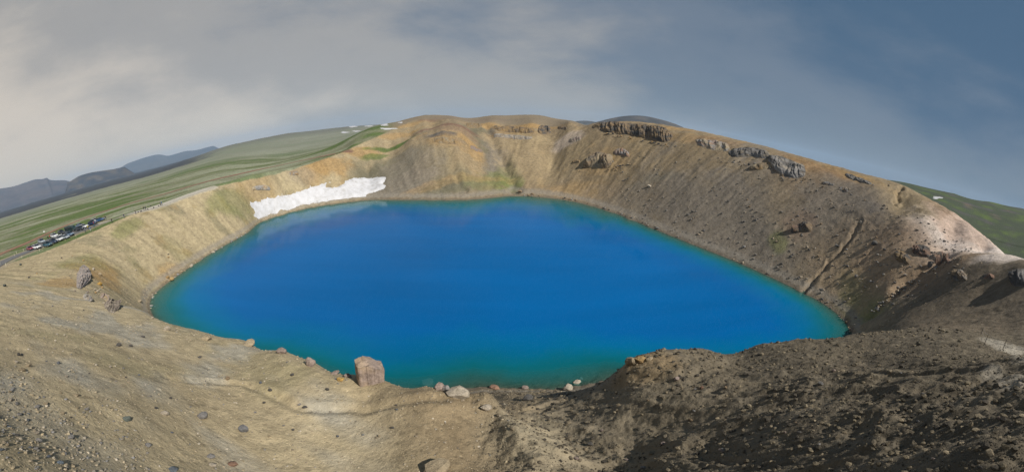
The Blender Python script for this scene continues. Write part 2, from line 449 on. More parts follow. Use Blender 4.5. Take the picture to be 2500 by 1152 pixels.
# ------------------------------------------------------------------ roads (flatten before the ground is built)
def ground_line(pxs, r0=60):
    return np.array([(lambda q: [q[0], q[1]])(hit(x, y, r0)) for x, y in pxs])
ROAD = ground_line([(-40,662),(0,640),(35,627),(70,613),(105,600),(140,586),(175,573),(210,560),(240,548)])
LOT = ground_line([(60,612),(95,598),(130,583),(165,570),(200,556),(236,543)])
PATH = ground_line([(236,548),(275,539),(305,530),(335,520),(365,509),(400,496),(440,482),(480,468),(520,457)])
TRACK = ground_line([(-40,640),(0,619),(40,604),(70,592),(100,577),(150,554),(200,535),(260,515),(330,493),(400,473),(470,453),(560,430),(640,412),(720,395),(800,378),(850,368)])
def resample(P, step):
    d = np.concatenate([[0], np.cumsum(np.hypot(*np.diff(P, axis=0).T))]); t = np.linspace(0, d[-1], max(2, int(d[-1] / step)))
    Q = np.stack([np.interp(t, d, P[:, 0]), np.interp(t, d, P[:, 1])], 1)
    for _ in range(12): Q[1:-1] = 0.25 * Q[:-2] + 0.5 * Q[1:-1] + 0.25 * Q[2:]
    return Q
ROAD, LOT, PATH, TRACK = (resample(P, 3.0) for P in (ROAD, LOT, PATH, TRACK))
ROADS += [(ROAD, 3.0), (LOT, 6.0), (PATH, 1.6), (TRACK[TRACK[:, 0] > -330], 1.8)]

# ------------------------------------------------------------------ the ground: one sheet to the horizon
SAND, BROWN, OCHRE = np.array([.475,.395,.25]), np.array([.23,.175,.105]), np.array([.31,.20,.085])
GREY, BASALT, DARK = np.array([.185,.158,.125]), np.array([.085,.08,.078]), np.array([.088,.073,.052])
FIELD, GREEN, MOSS, SAGE = np.array([.165,.165,.10]), np.array([.075,.115,.028]), np.array([.14,.15,.055]), np.array([.24,.255,.17])
RED, WHITE, BUFF, LAVA = np.array([.17,.10,.07]), np.array([.58,.50,.44]), np.array([.28,.215,.125]), np.array([.045,.048,.052])
# coloured ground seen in the photograph: (px, py, half width m, half height m along the slope, colour, strength)
WORN = np.array([.29,.26,.21])
OLIVE = np.array([.125,.118,.08])
PATCH = [(950,418,20,13,OLIVE,.7),(1000,440,24,13,OLIVE,.75),(1050,455,24,9,OLIVE,.7),(905,440,12,10,OLIVE,.5),(1100,440,16,12,OLIVE,.5),(1040,380,14,10,OLIVE,.5),(1225,415,9,16,OLIVE,.8),(1180,330,9,14,OLIVE,.7),(1245,445,8,10,OLIVE,.7),(1195,365,8,14,OLIVE,.7),(1150,318,14,8,OLIVE,.5),(1090,304,22,5,RED,.8),(1150,296,30,4,RED,.8),(1230,292,40,2.2,BASALT,.6),(1000,305,14,4,OCHRE,.7),(970,330,14,5,OCHRE,.6),(880,372,14,5,OCHRE,.7),(800,400,14,6,OCHRE,.75),(760,412,12,6,OCHRE,.5),
 (950,366,14,2.6,GREEN,.85),(985,350,9,2.4,GREEN,.75),(915,383,9,2.4,GREEN,.7),(1080,325,10,2.2,BASALT,.9),(1110,340,8,2,GREY,.6),(1085,340,12,5,OCHRE,.5),(1150,352,8,4,OCHRE,.7),(1160,375,6,6,OCHRE,.5),
 (1070,395,14,12,BUFF,.5),(1000,420,18,16,GREY,.55),(980,455,20,8,GREY,.5),(1130,290,34,4,RED,.75),(1060,292,14,5,RED,.6),(1250,293,26,1.6,BASALT,.75),(1110,312,16,5,RED,.35),
 (1215,390,7,28,GREY,.85),(1235,430,6,14,MOSS,.5),(1200,345,6,14,GREY,.7),(1250,455,7,9,MOSS,.85),(1215,440,9,8,MOSS,.6),(1180,452,12,6,MOSS,.4),
 (1300,305,22,4,OCHRE,.85),(1250,330,20,5,OCHRE,.5),(1180,306,10,4,OCHRE,.75),(1260,345,24,9,BUFF,.8),(1320,380,28,16,BUFF,.6),(1390,340,10,7,np.array([.40,.33,.27]),.7),(1330,420,26,14,BUFF,.5),
 (1000,475,60,3,OCHRE,.35),(1420,470,22,7,OCHRE,.4),(1480,395,14,9,OCHRE,.35),(1560,310,20,4,OCHRE,.45),(1620,310,20,4,OCHRE,.55),(1680,335,16,5,OCHRE,.4),
 (1610,450,12,6,np.array([.20,.19,.15]),.5),(1605,465,10,5,OCHRE,.4),(1560,490,30,10,GREY,.5),(1700,530,40,18,GREY,.55),(1780,560,40,18,GREY,.6),(1850,520,30,22,GREY,.4),
 (1750,345,14,6,RED,.3),(1960,400,12,6,OCHRE,.75),(2060,425,16,4,OCHRE,.7),(2105,437,12,4,OCHRE,.8),(2000,440,30,10,RED,.35),(1990,500,26,12,BROWN,.5),
 (2110,475,14,8,GREY,.65),(2060,515,26,9,GREY,.7),(2000,525,20,8,GREY,.4),(2170,545,16,5,BASALT,.55),(2240,580,10,7,BASALT,.6),(2290,610,6,5,BASALT,.5),
 (2200,470,18,10,BUFF,.35),(2330,530,16,8,RED,.5),(2280,520,20,14,BUFF,.4),(2415,598,22,24,WHITE,.8),(2400,605,16,18,WHITE,.9),(2435,605,12,20,WHITE,.95),(2370,600,10,12,WHITE,.75),(2345,590,6,8,WHITE,.5),(2450,625,6,6,WHITE,.8),(2350,560,14,10,np.array([.36,.24,.17]),.6),
 (2100,735,13,3.5,MOSS,.85),(2070,742,6,2.5,MOSS,.6),(1900,592,5,2.2,MOSS,.6),(1955,548,8,4,RED,.3),(2230,640,20,12,np.array([.26,.17,.10]),.6),(2110,640,22,12,np.array([.27,.20,.13]),.5),
 (560,490,14,4,MOSS,.5),(230,655,9,4,OCHRE,.55),(150,690,7,3,OCHRE,.6),(255,680,5,3,OCHRE,.5),(420,675,7,3,OCHRE,.4),(310,555,9,3,MOSS,.6),(200,640,10,4,MOSS,.35),(640,455,12,5,BUFF,.3),
 (730,425,9,4,GREY,.4),(620,460,12,5,OCHRE,.3),(740,870,1.3,1.2,OCHRE,.7),(1580,888,2.2,2.0,OCHRE,.3),(1330,950,6,2.5,BUFF,.6),(2420,836,2.4,1.0,WORN,.8),(2450,846,2.4,1.0,WORN,.9),(2480,858,2.4,1.0,WORN,.9),(2500,868,2.2,1.0,WORN,.9),(2470,930,1.6,.5,WORN,.6),(2420,915,1.6,.4,WORN,.5)]
PATCH_W = []
for px, py, w, hh, c, st in PATCH:
    q = hit(px, py)
    if q is not None: PATCH_W.append((q[0], q[1], w, hh, c, st))

def albedo(x, y, z, b):
    a, R, Rs, Rr = crater(x, y)
    r = np.hypot(x, y); az = np.degrees(np.arctan2(x, y)); s = (R - Rs) / (Rr - Rs)
    n1 = fbm(x / 30, y / 30, 4, 101); n2 = fbm(x / 7, y / 7, 4, 102); n3 = fbm(x / 1.6, y / 1.6, 3, 103)
    arc = a * 62.0; st = fbm(arc / 2.2, R / 30.0, 3, 104); st2 = fbm(arc / 7.0, R / 45.0, 3, 105)
    sh = x.shape + (1,)
    C = np.empty(x.shape + (3,)); C[:] = BROWN
    def blend(c, m):
        m = np.clip(m, 0, 1)[..., None]; np.multiply(C, 1 - m, out=C); C[...] += np.asarray(c) * m
    west = 1 - sst(-34, -6, az + 5 * n2)
    blend(SAND, west * (0.75 + 0.3 * n1)); blend(BUFF, 0.5 * sst(0.0, 0.4, n1) * sst(60, 90, r))
    blend(np.array([.305,.25,.15]), 0.8 * west * sst(55, 90, r) * (0.8 + 0.5 * n2)); blend(np.array([.20,.18,.10]), 0.6 * west * sst(0.05, 0.4, n2 + 0.6 * st2) * sst(55, 90, r))
    east = sst(22, 52, az)
    blend(np.array([.215,.168,.11]), 0.8 * east * sst(60, 90, r))
    blend(GREY, sst(0.05, 0.45, st2 + 0.35 * n2) * (0.25 + 0.45 * sst(10, 35, az)) * sst(60, 90, r))
    blend(OCHRE, 0.35 * sst(0.15, 0.5, n2 + 0.4 * n1) * sst(60, 90, r))
    blend(MOSS, 0.22 * sst(0.15, 0.45, fbm(x / 12, y / 12, 3, 107)) * west)
    # eastern foreground: raking shade partly put into a darker cinder colour
    near = 1 - sst(48, 80, r)
    rough = sst(-5, 13, az + 8 * fbm(x / 4, y / 4, 2, 61)) * near
    
    blend(np.array([.175,.145,.1]), rough); blend(DARK, rough * sst(20, 60, az) * (0.75 + 0.5 * n2)); blend(np.array([.16,.135,.098]), rough * 0.4 * sst(0.1, 0.4, n3 + n2))
    blend(np.array([.345,.29,.195]), 0.85 * np.exp(-(((x - HUMP[0] - 1.2) / 2.2) ** 2 + ((y - HUMP[1]) / 4) ** 2)))
    blend(np.array([.34,.315,.255]), 0.8 * near * west * sst(0.0, 0.35, fbm(x / 9 + y / 20, y / 6, 3, 108)) * sst(6, 14, r))
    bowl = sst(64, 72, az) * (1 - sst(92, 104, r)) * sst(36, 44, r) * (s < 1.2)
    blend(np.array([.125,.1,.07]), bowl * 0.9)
    for qx, qy, w, hh, c, stg in PATCH_W:
        dx, dy = qx - LC[0], qy - LC[1]; D = math.hypot(dx, dy); rx, ry = dx / D, dy / D
        ex, ey = x - qx, y - qy; k = np.abs(ex) + np.abs(ey) < 4 * max(w, hh)
        if not k.any(): continue
        u = (ex[k] * ry - ey[k] * rx) / w; v = (ex[k] * rx + ey[k] * ry) / (hh * 1.25)
        m = np.exp(-(u * u + v * v)) * 1.25 + 0.55 * n2[k] * np.exp(-0.4 * (u * u + v * v)) + 0.25 * n3[k] * np.exp(-0.5 * (u * u + v * v))
        m = (sst(0.25, 0.85, m) * stg)[:, None]; C[k] = C[k] * (1 - m) + c * m
    C *= (1 + 0.26 * st * sst(50, 80, r) + (0.13 + 0.12 * sst(50, 80, r)) * n3 + 0.14 * sst(50, 80, r) * n2)[..., None]
    blend(np.array([.23,.205,.17]), 0.7 * sst(0.4, 1.0, z + .5 * n3) * (1 - sst(1.5, 2.6, z + .5 * n3)) * (s < 0.3))
    # wet margin of the lake
    blend(np.array([.13,.11,.085]), 0.75 * (1 - sst(0.25, 0.8, z + 0.4 * n3)) * (s < 0.4))
    # fields outside the rim to the west
    fw = sst(1.015, 1.05, s + 0.012 * n2) * (1 - sst(-17, -13, az)) * (az > -150)
    fw2 = sst(1.02, 1.06, s + 0.015 * n2) * (1 - fw)
    lf = np.log(np.maximum(r, 1))
    ban = fbm(lf * 7 + 0.5 * n1, az / 26, 4, 111); fl = fbm(lf * 26 + n1, az / 7, 4, 112)
    m = fw
    blend(FIELD, m); blend(SAGE, m * sst(-0.1, 0.35, ban + 0.35 * fl) * 0.9); blend(GREEN, m * sst(-0.12, 0.3, -ban + 0.4 * fl) * 0.9)
    C *= (1 + m * (0.30 * n3 + 0.22 * fbm(x / 3.5, y / 3.5, 3, 115)))[..., None]
    blend(GREEN, m * (1 - sst(0, 16, R - Rr)) * 0.7 * (1 - sst(-40, -30, az)))
    blend(np.array([.20,.21,.16]), m * sst(330, 700, r) * 0.75); blend(GREY, m * sst(500, 900, r) * sst(0.05, 0.35, fl) * 0.5)
    blend(LAVA, m * sst(760, 860, r + 120 * fl) * (1 - sst(-47, -40, az + 4 * n1)) * (1 - 0.7 * sst(0.35, 0.5, ban)))
    blend(BASALT, m * sst(900, 1400, r) * sst(-47, -40, az) * 0.45)
    # moorland elsewhere: brown slag behind, green hill in the east
    blend(np.array([.19,.155,.11]), fw2 * sst(40, 70, r) * 0.8)
    ge = fw2 * sst(54, 60, az) * (1 - sst(120, 140, az)) * sst(170, 230, r)
    blend(np.array([.055,.07,.04]), ge); blend(np.array([.095,.14,.03]), ge * sst(-0.05, 0.45, fbm(lf * 14, az / 5, 5, 113, .6)) * 0.8); blend(BASALT, ge * sst(0.1, 0.4, fbm(lf * 18, az / 4, 4, 114)) * 0.8)
    blend(np.array([.16,.11,.08]), ge * sst(0.3, 0.5, n1) * .6)
    # gravel verge of the rim path
    d = seg_dist(x, y, PATH); blend(np.array([.36,.33,.27]), (1 - sst(1.4, 2.6, d + 0.6 * n3)) * 0.9)
    d = seg_dist(x, y, TRACK); blend(RED, (1 - sst(1.8, 3.6, d + 0.8 * n3)) * 0.95 * (r < 600))
    d = seg_dist(x, y, ROAD); blend(np.array([.30,.25,.18]), (1 - sst(4.0, 6.5, d + n3)) * 0.75)
    return np.clip(C, 0.01, 0.9)

def build_ground():
    az = np.radians(np.concatenate([np.linspace(-180, -101, 40)[:-1], np.linspace(-101, 105, 1190), np.linspace(105, 180, 38)[1:-1]]))
    rr = np.concatenate([np.linspace(0.25, 4.5, 24)[:-1], np.exp(np.linspace(math.log(4.5), math.log(58), 430))[:-1], np.linspace(58, 262, 330)[:-1],
                         np.exp(np.linspace(math.log(262), math.log(2600), 150))[:-1], np.exp(np.linspace(math.log(2600), math.log(9700), 22))])
    nr, nc = len(rr), len(az)
    # base on a coarse copy of the same grid, then cubic upsampling
    def coarse(t, k):
        idx = np.unique(np.append(np.arange(0, len(t), k), len(t) - 1)); return idx
    ir, ic = coarse(rr, 4), coarse(az, 4)
    Bc = base(rr[ir][:, None] * np.sin(az[ic])[None], rr[ir][:, None] * np.cos(az[ic])[None])
    def up(idx, n):
        Wt = np.zeros((n, len(idx))); p = np.arange(n); k = np.clip(np.searchsorted(idx, p, 'right') - 1, 0, len(idx) - 2)
        t = (p - idx[k]) / (idx[k + 1] - idx[k])
        w = [-.5 * t ** 3 + t ** 2 - .5 * t, 1.5 * t ** 3 - 2.5 * t ** 2 + 1, -1.5 * t ** 3 + 2 * t ** 2 + .5 * t, .5 * t ** 3 - .5 * t ** 2]
        for o in range(4): np.add.at(Wt, (p, np.clip(k - 1 + o, 0, len(idx) - 1)), w[o])
        return Wt
    B = up(ir, nr) @ Bc @ up(ic, nc).T
    X = rr[:, None] * np.sin(az)[None]; Y = rr[:, None] * np.cos(az)[None]
    Z = B + detail(X, Y, B)
    GRID.update(r=rr, a=az, z=Z)
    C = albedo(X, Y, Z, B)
    Fq = grid_faces(nr, nc, True)
    # nothing is seen of the bed under deep opaque water
    deep = (Z.ravel() < -60); Fq = Fq[~deep[Fq].all(1)]
    V = np.stack([X, Y, Z], -1).reshape(-1, 3)
    used = np.zeros(len(V), bool); used[Fq.ravel()] = True; remap = np.cumsum(used) - 1
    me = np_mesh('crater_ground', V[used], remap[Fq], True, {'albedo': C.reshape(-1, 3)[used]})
    o = link('crater_ground', me, M_GROUND); tag(o, kind='structure')
    return o
build_ground()

# ------------------------------------------------------------------ lake
def build_lake():
    na = 420; an = np.linspace(-np.pi, np.pi, na, endpoint=False)
    t = 1 - np.linspace(1, 0, 70) ** 2.2
    R = (np.interp(an, _sa, _sr) + 3.0)[None] * t[:, None]
    X = LC[0] + R * np.sin(an); Y = LC[1] + R * np.cos(an)
    D = np.maximum(-H(X, Y), 0)
    V = np.stack([X, Y, np.zeros_like(X)], -1).reshape(-1, 3)
    me = np_mesh('lake_water', V, grid_faces(70, na, True), True, {'depth': D.ravel()})
    g = Mat('lake_water', 0.1)
    dp = g.n('Attribute', attribute_name='depth').outputs['Fac']
    wob = g.math('MULTIPLY', g.math('SUBTRACT', g.noise(0.14, 4), 0.5), 1.6)
    d2 = g.math('MAXIMUM', g.math('ADD', dp, g.math('MULTIPLY', wob, g.math('MULTIPLY', dp, 0.35))), 0.0)
    opac = g.math('SUBTRACT', 1.0, g.math('POWER', 2.718, g.math('MULTIPLY', d2, -0.8)), True)
    col = g.ramp(g.math('MULTIPLY', d2, 0.1), [(0.0, (.03, .15, .12)), (0.2, (.002, .125, .16)), (0.45, (.0, .112, .245)), (0.85, (.0, .094, .285))])
    big = g.ramp(g.noise(0.012, 2), [(0.35, 0.9), (0.65, 1.12)])
    col = g.mix(col, big, 1.0, 'MULTIPLY')
    mw = g.n('Mapping'); g.l(g.coord(), mw.inputs[0]); mw.inputs['Rotation'].default_value = (0, 0, 0.55); mw.inputs['Scale'].default_value = (0.25, 1.6, 1)
    col = g.mix(col, g.ramp(g.noise(0.09, 6, 0.62, mw.outputs[0]), [(0.36, 0.95), (0.5, 1.0), (0.66, 1.05)]), 1.0, 'MULTIPLY')
    df = g.n('BsdfDiffuse'); g.l(col, df.inputs[0])
    tr = g.n('BsdfTransparent'); tr.inputs[0].default_value = (.62, .85, .86, 1)
    mx = g.n('MixShader'); g.l(opac, mx.inputs[0]); g.l(tr.outputs[0], mx.inputs[1]); g.l(df.outputs[0], mx.inputs[2])
    mp = g.n('Mapping'); g.l(g.coord(), mp.inputs[0]); mp.inputs['Rotation'].default_value = (0, 0, 0.5); mp.inputs['Scale'].default_value = (1, 2.2, 1)
    h1 = g.noise(1.1, 3, 0.6, mp.outputs[0])
    bm = g.bump(h1, 0.018, 0.5)
    gl = g.n('BsdfGlossy'); gl.inputs['Roughness'].default_value = 0.06; g.l(bm, gl.inputs['Normal'])
    fr = g.n('Fresnel'); fr.inputs['IOR'].default_value = 1.155; g.l(bm, fr.inputs['Normal'])
    m2 = g.n('MixShader'); g.l(fr.outputs[0], m2.inputs[0]); g.l(mx.outputs[0], m2.inputs[1]); g.l(gl.outputs[0], m2.inputs[2])
    g.l(m2.outputs[0], g.o.inputs['Surface'])
    o = link('lake_water', me, g.m); tag(o, kind='structure')
build_lake()

# ------------------------------------------------------------------ far hills and mountains
def vcol_mat(name, rough=0.95, sc=0.05, bd=2.0, lo=0.75, hi=1.2):
    g = Mat(name, rough, 0.15)
    at = g.n('Attribute', attribute_name='albedo').outputs['Color']
    g.color(g.mix(at, g.ramp(g.noise(sc, 7, 0.65), [(0.3, lo), (0.7, hi)]), 1.0, 'MULTIPLY'))
    g.normal(g.bump(g.noise(sc * 2, 7, 0.65), bd, 0.9))
    return g.m
M_HILL = vcol_mat('hill_ground', 0.95, 0.012, 9.0)
HILLS = []
def hill(name, crest, r, depth, c1, c2, seed, basez=-48):
    crest = np.array(dense(crest, 6)); n = len(crest); v = np.linspace(-1, 1, 30)
    P = np.array([pr(x, y, r) for x, y in crest]); az = np.arctan2(P[:, 0], P[:, 1])
    fade = np.minimum(1, np.minimum(np.arange(n), np.arange(n)[::-1]) / 5.0)
    zc = (CZ + basez - 25) + (P[:, 2] - (CZ + basez - 25)) * (0.15 + 0.85 * fade)
    rad = r + v[None] * depth
    prof = 1 - np.abs(v) ** 1.35
    X = rad * np.sin(az)[:, None]; Y = rad * np.cos(az)[:, None]
    hgt = (zc - (CZ + basez - 25))[:, None] * prof[None]
    nz = ridged(X / (depth * 0.45), Y / (depth * 0.45), 4, seed)
    Z = CZ + basez - 25 + hgt * (1 + 0.22 * (nz - 0.4) * sst(0.02, 0.5, np.abs(v))[None])
    m = sst(-0.2, 0.35, fbm(X / (depth * .3), Y / (depth * .3), 4, seed + 3))[..., None]
    C = np.array(c1) * (1 - m) + np.array(c2) * m
    me = np_mesh(name, np.stack([X, Y, Z], -1).reshape(-1, 3), grid_faces(n, 30)[:, ::-1], True, {'albedo': C.reshape(-1, 3)})
    o = link(name, me, M_HILL); tag(o, kind='structure')
    HILLS.append((X, Y, Z))
hill('mountain', [(-160,478),(-80,470),(0,460),(32,455),(60,446),(85,438),(104,437),(114,434),(122,439),(140,440),(158,440),(178,444),(210,447)], 5500, 1500, (.10,.085,.085), (.06,.062,.075), 201)  # mountain colours are bluish: part of the distance haze is in them
hill('mountain', [(150,450),(168,444),(180,437),(194,429),(210,424),(226,420),(253,416),(275,413),(300,408),(330,406)], 3600, 500, (.04,.045,.055), (.10,.085,.07), 202)
hill('mountain', [(270,421),(292,410),(311,399),(330,392),(345,387),(372,379),(390,377),(410,380),(430,375),(452,369),(480,366),(515,357),(550,352)], 8300, 1300, (.08,.08,.085), (.06,.065,.075), 203, -80)
hill('hill', [(975,301),(990,296),(1003,290),(1022,284),(1040,280),(1062,283),(1085,290),(1110,300)], 1700, 260, (.09,.085,.075), (.06,.06,.06), 204, -20)
hill('hill', [(1375,303),(1392,298),(1412,295),(1432,294.5),(1452,297),(1475,303)], 2600, 300, (.06,.06,.06), (.08,.08,.075), 205, -30)
hill('hill', [(1435,302),(1458,297),(1485,290),(1515,284),(1545,281.5),(1575,283),(1605,289),(1640,299),(1665,309),(1690,322)], 1800, 300, (.065,.065,.065), (.10,.09,.08), 206, -20)

# ------------------------------------------------------------------ sheets: road, car park, paths
def strip(name, P, hw, lift, mat, kind='structure', taper=False):
    T = np.gradient(P, axis=0); T /= np.linalg.norm(T, axis=1)[:, None]; Nn = np.stack([-T[:, 1], T[:, 0]], 1)
    k = np.linspace(-1, 1, 7); w = np.full(len(P), hw) * (1 + 0.07 * perlin(np.arange(len(P)) * 0.35, np.zeros(len(P)), 77))
    if taper: w *= np.clip(np.minimum(np.arange(len(P)), np.arange(len(P))[::-1]) / 4, 0.05, 1)
    X = P[:, 0, None] + Nn[:, 0, None] * w[:, None] * k; Y = P[:, 1, None] + Nn[:, 1, None] * w[:, None] * k
    Z = H(X, Y) + lift
    me = np_mesh(name, np.stack([X, Y, Z], -1).reshape(-1, 3), grid_faces(len(P), 7)[:, ::-1], True)
    return tag(link(name, me, mat), kind=kind)
def flat_mat(name, c, c2, sc=1.5, rough=0.9, spec=0.3, bd=0.02):
    g = Mat(name, rough, spec); g.color(g.mix(c, c2, g.ramp(g.noise(sc, 6, 0.6), [(0.35, 0.0), (0.65, 1.0)])))
    g.normal(g.bump(g.noise(sc * 8, 4), bd, 0.6)); return g.m
M_ASPH = flat_mat('asphalt', (.105,.105,.108), (.15,.148,.145), 0.8)
M_GRAV = flat_mat('path_gravel', (.30,.28,.24), (.38,.35,.29), 1.2)
M_DIRT = flat_mat('red_track_dirt', (.20,.11,.07), (.26,.155,.10), 0.5)
strip('road', resample(ROAD, 1.5), 2.6, 0.12, M_ASPH)
strip('car_park', resample(LOT, 1.5), 5.2, 0.16, M_ASPH, taper=True)
strip('footpath', resample(PATH, 1.2), 1.2, 0.10, M_GRAV, taper=True)
strip('dirt_track', resample(TRACK[TRACK[:, 0] > -330], 2.0), 1.7, 0.10, M_DIRT, taper=True)

# ------------------------------------------------------------------ snow
def mat_snow():
    g = Mat('old_snow', 0.6, 0.3)
    d = g.ramp(g.noise(0.35, 8, 0.72), [(0.42, (.53, .53, .55)), (0.58, (.45, .445, .45)), (0.70, (.31, .295, .28))])
    g.color(d); g.normal(g.bump(g.noise(0.9, 5, 0.6), 0.25, 0.6))
    g.b.inputs['Subsurface Weight'].default_value = 0.0
    return g.m
M_SNOW = mat_snow()
def inside(px, py, poly):
    c = np.zeros(px.shape, bool); j = len(poly) - 1
    for i in range(len(poly)):
        xi, yi = poly[i]; xj, yj = poly[j]
        k = ((yi > py) != (yj > py)) & (px < (xj - xi) * (py - yi) / (yj - yi + 1e-12) + xi); c ^= k; j = i
    return c
def snow(name, W, step, thick, label, group=None, edge=1.6):
    W = np.array(W)[:, :2]; lo = W.min(0) - 2 * step; hi = W.max(0) + 2 * step
    nx, ny = int((hi[0] - lo[0]) / step) + 2, int((hi[1] - lo[1]) / step) + 2
    X, Y = np.meshgrid(lo[0] + np.arange(nx) * step, lo[1] + np.arange(ny) * step)
    d = seg_dist(X, Y, np.vstack([W, W[:1]])); sd = np.where(inside(X, Y, W), d, -d)
    sd = sd + step * 0.8 * fbm(X / (step * 3), Y / (step * 3), 3, 301)
    Z = H(X, Y) + thick * (sst(-0.1 * edge, edge, sd) - 0.12) * (0.8 + 0.5 * fbm(X / (step * 9), Y / (step * 9), 3, 302)) + 0.12 * thick * fbm(X / (step * 2.2), Y / (step * 2.2), 2, 303)
    Fq = grid_faces(ny, nx); keep = (sd > -1.5 * step).ravel(); Fq = Fq[keep[Fq].all(1)]
    u = np.unique(Fq); rm = np.full(nx * ny, -1); rm[u] = np.arange(len(u))
    me = np_mesh(name, np.stack([X, Y, Z], -1).reshape(-1, 3)[u], rm[Fq], True)
    return tag(link(name, me, M_SNOW), label, 'snow', group)
SN = [(345,868),(385,845),(500,815),(600,800),(755,772),(870,732),(950,712),(1000,690),(1060,686),(1062,695),(1010,705),(1003,730),(1050,737),(1110,722),(1150,705),(1158,683),(1200,668),(1350,655),(1480,645),(1505,655),(1490,690),(1475,705),(1500,720),(1495,745),(1440,765),(1340,795),(1335,815),(1150,833),(950,862),(800,887),(640,930),(540,965),(430,992),(385,992),(380,980),(410,945),(405,925),(370,900)]
W_ = [hit(500 + x / 3.388, 240 + y / 3.388, 60, 400) for x, y in SN]
snow('snow_patch', [w for w in W_ if w is not None], 0.55, 1.1, 'large white snow bank lying on the slope above the lake shore', edge=2.2)
FARSN = [(850,872,306,311,'short white snow streak high on the far plateau, leftmost of its upper row'),(890,913,306.5,309.5,'thin white snow streak on the far plateau beside the longest upper streak'),
         (916,950,302,307,'longest white snow streak in the upper row on the far plateau'),(972,984,297.5,300.5,'small white snow fleck nearest the far blue hill on the plateau'),
         (831,854,321,325,'leftmost white snow streak in the lower row on the far plateau'),(857,881,318,322,'middle white snow streak in the lower row on the far plateau'),(926,969,312,316,'long white snow streak in the lower row just behind the crater rim')]
def far_patch(x0, x1, y0, y1, label, group, r0=200, r1=2500, thick=1.0):
    pts = []
    for t in np.linspace(0, 2 * np.pi, 18, endpoint=False):
        k = 1 + 0.25 * math.sin(3 * t + x0) + 0.15 * math.sin(5 * t)
        q = hit((x0 + x1) / 2 + (x1 - x0) / 2 * k * math.cos(t), (y0 + y1) / 2 + (y1 - y0) / 2 * k * math.sin(t), r0, r1)
        if q is not None: pts.append(q)
    if len(pts) < 8: return
    W = np.array(pts); c = np.median(W[:, :2], axis=0); d = np.hypot(*(W[:, :2] - c).T); W = W[d < 3.5 * np.median(d)]
    if len(W) < 6: return
    ext = (W[:, :2].max(0) - W[:, :2].min(0)).max()
    snow('snow_patch', W, max(ext / 40, 0.4), min(thick, ext / 70), label, group, edge=ext / 14)
for a in FARSN: far_patch(*a, 'snow streaks on the far plateau', thick=2.0)
far_patch(2276, 2300, 479.5, 485.5, 'small white snow patch on the green hillside at the right', None, thick=0.8)

# ------------------------------------------------------------------ rock materials
def rock_mat():
    g = Mat('rock', 0.92, 0.2)
    at = g.n('Attribute', attribute_name='albedo').outputs['Color']
    oi = g.n('ObjectInfo').outputs['Random']
    c = g.mix(at, g.ramp(g.noise(1.3, 8, 0.7), [(0.28, 0.55), (0.5, 1.0), (0.74, 1.4)]), 1.0, 'MULTIPLY')
    c = g.mix(c, g.ramp(g.noise(9, 5, 0.7), [(0.3, 0.75), (0.7, 1.2)]), 0.8, 'MULTIPLY')
    c = g.mix(c, g.ramp(oi, [(0, 0.82), (1, 1.16)]), 1.0, 'MULTIPLY')
    g.color(c)
    b = g.bump(g.noise(1.6, 8, 0.7), 0.35, 0.7); g.normal(g.bump(g.noise(14, 5, 0.65), 0.04, 0.7, b))
    return g.m
M_ROCK = rock_mat()
R_OCH, R_GRY, R_DRK, R_BRN, R_PNK, R_PAL, R_RED, R_TAN = (.34,.23,.11), (.26,.245,.23), (.10,.093,.085), (.24,.175,.11), (.30,.235,.20), (.40,.345,.27), (.27,.165,.115), (.33,.265,.175)

